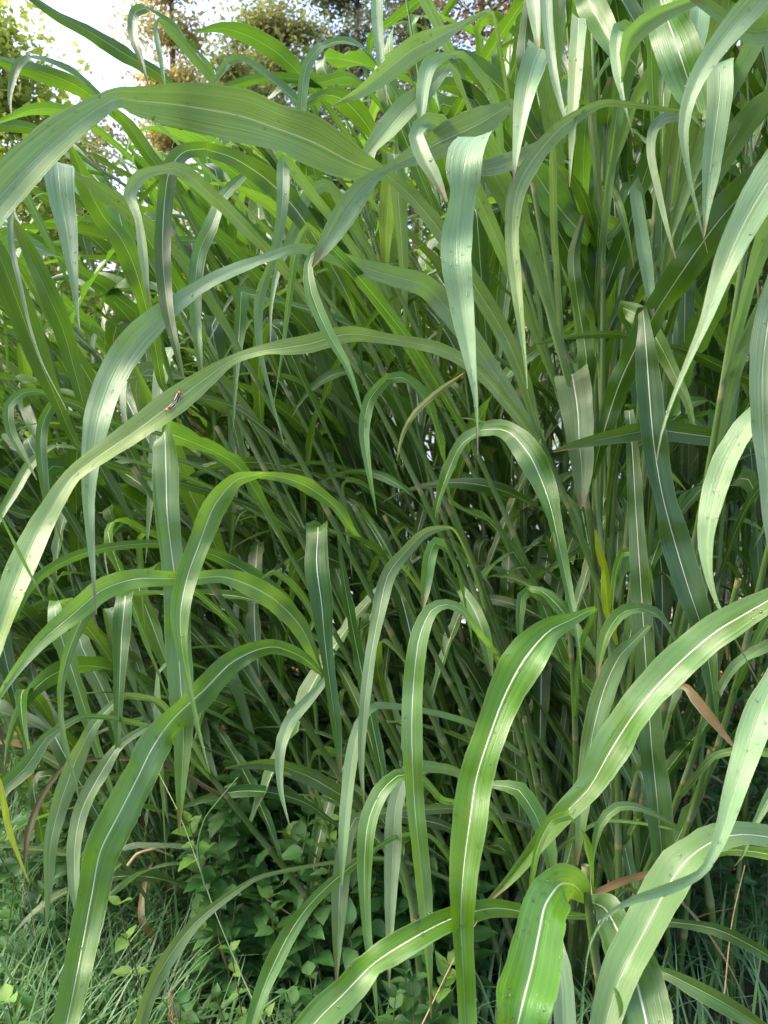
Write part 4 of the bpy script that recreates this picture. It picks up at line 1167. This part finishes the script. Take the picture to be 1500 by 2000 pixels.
def beetle(uv_head, uv_tail, label, pale):
    C, T, N = curves['lean'][2]
    def surf(u, v):
        rel = C - CAM
        dd = rel @ FWD
        px = 750 + F * rel[:, 0] / dd; py = 1000 - F * (rel @ UP) / dd
        i = int(np.argmin((px - u) ** 2 + (py - v) ** 2))
        return P(u, v, dd[i] - .004), N[i]
    h, n1 = surf(*uv_head); tl, n2 = surf(*uv_tail)
    n1 = n1 if np.dot(n1, CAM - h) > 0 else -n1
    fw = norm(h - tl); up = norm(n1 - fw * np.dot(n1, fw)); sd_ = np.cross(up, fw)
    Lb = np.linalg.norm(h - tl) * 1.05
    A = np.array([fw, sd_, up])
    e = empty('firefly_beetle', tuple(tl), label, 'beetle', None)
    o3 = tl
    def part(name, f, r, mat, side=0, lift=.0):
        b = Bag(); c = tl + fw * Lb * f + sd_ * side * Lb + up * (.0018 + lift) - o3
        b.add(*ellipsoid(c, np.array(r) * Lb, A)); return obj(name, b.build(name, mat), e)
    part('abdomen', .36, (.38, .13, .07), M['cream'])
    for s in (-1, 1):
        wc = part('wing_case', .42, (.42, .075, .09), M['black'], s * .068, .0004)
        part('wing_margin', .42, (.41, .02, .05), M['cream'], s * .145, .0004)
    if pale: part('wing_stripe', .35, (.3, .035, .06), M['cream'], 0, .0012)
    part('thorax', .86, (.14, .15, .08), M['orange'], 0, .0004)
    part('thorax_spot', .86, (.06, .05, .05), M['black'], 0, .0011)
    part('head', .99, (.06, .07, .05), M['black'])
    for s in (-1, 1):
        a = tl + fw * Lb * 1.0 + sd_ * s * .03 * Lb + up * .002 - o3
        q, _ = catmull([a, a + fw * .2 * Lb + sd_ * s * .14 * Lb + up * .001, a + fw * .34 * Lb + sd_ * s * .34 * Lb], 7)
        b = Bag(); b.add(*tube(q, np.full(7, .00022), 5)); obj('antenna', b.build('antenna', M['black']), e)
        for f in (.45, .62, .8):
            a = tl + fw * Lb * f + sd_ * s * .12 * Lb + up * .0012 - o3
            q, _ = catmull([a, a + sd_ * s * .13 * Lb + up * .0012, a + sd_ * s * .24 * Lb - up * .003 + fw * (f - .6) * .3 * Lb], 6)
            b = Bag(); b.add(*tube(q, np.full(6, .00022), 5)); obj('leg', b.build('leg', M['black']), e)


beetle((351, 766), (342, 786), 'black beetle with cream wing edges and orange collar, upper of two on the blade', False)
beetle((326, 802), (342, 788), 'small pale striped beetle with an orange collar, the lower of two on the slanting blade', True)


# ------------------------------------------------------------------ weeds at the foot of the stand
def weed_leaf_mesh(mat, serr):
    n, m_ = 9, 5
    s = np.linspace(0, 1, n)
    prof = np.sin(np.pi * s ** .72) ** .95 * (1 - .1 * s)
    prof[0] = .08; prof[-1] = .02
    if serr: prof = prof * (1 + .13 * (np.arange(n) % 2))
    x = np.linspace(-1, 1, m_)
    X = np.broadcast_to(s[:, None], (n, m_)); Y = x[None, :] * prof[:, None] * .30
    Z = .10 * np.abs(x)[None, :] * prof[:, None] - .22 * s[:, None] ** 2 + .02 * np.sin(s * 22)[:, None] * np.abs(x)[None, :]
    V = np.stack([X, Y, Z], -1).reshape(-1, 3)
    return mesh('weed_leaf_blade', V, grid_faces(n, m_)[:, ::-1], mat)


WL = {'dark': [weed_leaf_mesh(M['weed'], False), weed_leaf_mesh(M['weed'], True)], 'lime': [weed_leaf_mesh(M['weed_lime'], True)]}


def weed(x, y, h, kind, label, group=None, size=.045, z0=0.0, pairs=None):
    e = empty('leafy_weed', (x, y, z0), label, 'weed', group)
    dx, dy = rnd.uniform(-.15, .15) * h, rnd.uniform(-.2, .05) * h
    q, _ = catmull([(0, 0, -.02 - z0), (dx * .3, dy * .3, h * .5), (dx, dy, h)], 9)
    b = Bag(); b.add(*tube(q, np.linspace(.0028, .0012, 9), 5)); obj('stem', b.build('stem', M['weed_stem']), e)
    pairs = pairs or max(5, int(h / .038))
    az = rnd.uniform(0, 3.14)
    for i in range(pairs):
        f = .25 + .75 * i / (pairs - 1)
        p = q[min(8, int(f * 8))] * (1 - (f * 8 % 1)) + q[min(8, int(f * 8) + 1)] * (f * 8 % 1)
        for s in (0, 1):
            o = bpy.data.objects.new('leaf', rnd.choice(WL['lime' if (kind == 'lime' or (kind == 'tip' and f > .82)) else 'dark']))
            sc = size * (1.15 - .55 * f) * rnd.uniform(.75, 1.25)
            o.scale = (sc, sc * rnd.uniform(.9, 1.4), sc)
            o.rotation_euler = (rnd.uniform(-.35, .35), -R(rnd.uniform(-12, 35) + 30 * (f > .9)), az + s * math.pi + rnd.uniform(-.3, .3))
            o.location = tuple(p)
            link(o, e)
        az += math.pi / 2
    return e


k = 0
for i in range(5000):
    if k >= 210: break
    x = rnd.uniform(-1.25, 1.3); y = rnd.uniform(1.45, 2.9)
    if abs(x) > .56 * y: continue
    if x > .1 and (rnd.random() < .45 or y < 1.9): continue
    if x < -.5 and rnd.random() < .4: continue
    h = rnd.uniform(.24, .42) + .34 * smooth01((y - 1.6) / .6)
    weed(x, y, h, 'tip' if rnd.random() < .12 else 'dark', 'dark green leafy weed crowded at the foot of the tall grass', 'dark leafy weeds under the tall grass', size=rnd.uniform(.05, .085))
    k += 1


for i in range(80):          # the taller mound under the front stems
    y = rnd.uniform(1.72, 2.25); x = (rnd.uniform(380, 930) - 750) / F * y
    weed(x, y, rnd.uniform(.42, .66), 'tip' if rnd.random() < .12 else 'dark', 'dark green leafy weed in the tall mound under the front stems left of centre', 'weeds in the mound under the front stems', size=rnd.uniform(.06, .10)) if i < 80 else None


def weed_at(u, v, d, label, kind='lime', size=.05, pairs=4, hh=None):
    p = P(u, v, d)
    weed(float(p[0]), float(p[1]), max(.1, float(p[2])), kind, label, None, size, 0.0, pairs)


weed_at(75, 1930, 1.35, 'lime green toothed weed at the bottom left corner', size=.055, pairs=7)
weed_at(490, 1815, 1.55, 'light green mint-like sprout standing in the shade left of bottom centre', size=.04, pairs=8)
weed_at(590, 1625, 1.8, 'light green mint-like rosette below the arching dark blade', size=.06, pairs=7)
weed_at(555, 1960, 1.35, 'small light green sprout at the bottom edge beside the narrow slanting blade', size=.035, pairs=6)
weed_at(318, 1835, 1.5, 'tiny pale lobed sprout in the short grass right of the long broad blade', size=.03, pairs=4)
weed_at(270, 1720, 1.7, 'glossy green sprout beside the long broad blade, above the short grass', size=.055, pairs=5)
weed_at(500, 1465, 2.1, 'light green sprout under the pale stems left of centre', size=.04, pairs=4)

# short grass: curved blades, one mass
bl = Bag()
NB = 9000
for i in range(NB):
    while True:
        x = rnd.uniform(-1.7, 1.3); y = rnd.uniform(1.38, 2.3) if rnd.random() < .75 else rnd.uniform(2, 3.2)
        if x > -.1 and rnd.random() < .72: continue
        if y > 2.3 and rnd.random() < .5: continue
        if x > -.45 and rnd.random() < .45: continue
        break
    h = rnd.uniform(.14, .44) * (1.1 if x < -.5 else .9)
    az = rnd.uniform(0, 6.28); k_ = rnd.uniform(.3, 1.3)
    s = np.linspace(0, 1, 6)
    hor = h * k_ * s ** 2 * .7; ver = h * (s - .32 * k_ * s ** 2.4)
    d = np.array([math.cos(az), math.sin(az), 0]); sd2 = np.array([-d[1], d[0], 0])
    C = np.array([x, y, 0]) + hor[:, None] * d + ver[:, None] * [0, 0, 1]
    wv = .0036 * rnd.uniform(.6, 1.5) * np.array([.8, 1, 1, .8, .5, .05])
    V = np.stack([C - sd2 * wv[:, None], C + sd2 * wv[:, None]], 1).reshape(-1, 3)
    bl.add(V, grid_faces(6, 2))
tag(obj('short_grass', bl.build('short_grass', M['turf'])), 'short green grass at the foot of the tall grass, thickest at lower left', 'grass', kind='stuff')

# fallen leaves in the shade and beyond
n = 1500
C = np.stack([nr.uniform(-3, 3, n), nr.uniform(2.2, 6, n), nr.uniform(.01, .05, n)], -1)
V, Fc = leaf_quads(C, .05, .9)
tag(obj('leaf_litter', mesh('leaf_litter', V, Fc, M['litter'], False)), 'scattered orange-brown fallen leaves on the ground behind the stems', 'fallen leaves', kind='stuff')


def spike(u, v, d, length, mat, label, bend=0.02):
    p = P(u, v, d)
    e = empty('grass_seed_head', (float(p[0]), float(p[1]) + .05, 0), label, 'seed head')
    z = float(p[2])
    q, _ = catmull([(0, 0, -.01), (bend, -.02, z * .5), (bend * .5, -.04, z - length), (0, -.05, z)], 16)
    b = Bag(); b.add(*tube(q, np.linspace(.0011, .0006, 16), 5)); obj('stalk', b.build('stalk', mat), e)
    b = Bag()
    for i in range(70):
        f = i / 69
        c = np.array([0, -.045 - .005 * f, z - length + length * f]) + nr.randn(3) * [.0022, .0022, .002]
        dr = norm(np.array([rnd.uniform(-.6, .6), rnd.uniform(-.6, .6), 1]))
        A = np.array([norm(np.cross(dr, [1, 0, .1])), norm(np.cross(dr, np.cross(dr, [1, 0, .1]))), dr])
        b.add(*ellipsoid(c + dr * .002, np.array([.0009, .0009, .0035]), A, 5, 4))
    o = obj('seeds', b.build('seeds', mat), e); tag(o, kind='stuff')


spike(333, 1935, 1.3, .07, M['straw'], 'dry brown grass seed head standing at the bottom edge left of centre')
spike(42, 1695, 1.45, .09, M['seed'], 'pale green grass seed head near the left edge above the short grass')


def straw(pts, r, mat, label, name='dry_stalk', cat='stalk'):
    p = [P(*a) for a in pts]
    base = p[0]
    e = [q - base for q in p]
    q, _ = catmull(e, 24)
    b = Bag(); b.add(*tube(q, np.linspace(r, r * .5, 24), 6))
    o = obj(name, b.build(name, mat), None, tuple(base)); tag(o, label, cat)


straw([(520, 2010, 1.35), (470, 1900, 1.38), (420, 1780, 1.4), (388, 1690, 1.42), (350, 1590, 1.45), (310, 1510, 1.5)], .0016, M['seed'], 'thin green stalk running down through the weeds left of centre', 'thin_stalk')
straw([(400, 1730, 1.4), (386, 1660, 1.4), (400, 1600, 1.38), (430, 1560, 1.36), (465, 1518, 1.35)], .0022, M['turf'], 'curved green shoot arching up over the weeds left of centre', 'thin_shoot', 'shoot')
straw([(250, 1690, 1.75), (268, 1668, 1.75), (300, 1658, 1.76), (338, 1672, 1.8)], .004, M['straw'], 'curled orange-brown dry strip low on the left beside the broad blade', 'dry_strip', 'dry leaf')
straw([(520, 1755, 1.8), (575, 1790, 1.8), (640, 1820, 1.85)], .0022, M['straw'], 'brown dry stalk lying among the dark weeds', 'dry_stalk')
straw([(820, 2010, 1.3), (905, 1840, 1.32), (985, 1730, 1.4)], .0014, M['straw'], 'brown dry stalk behind the rippled blade at the bottom', 'dry_stalk')
straw([(1415, 1940, 1.5), (1430, 1800, 1.5), (1455, 1690, 1.52)], .0018, M['straw'], 'pale dry stalk upright at the lower right', 'dry_stalk')
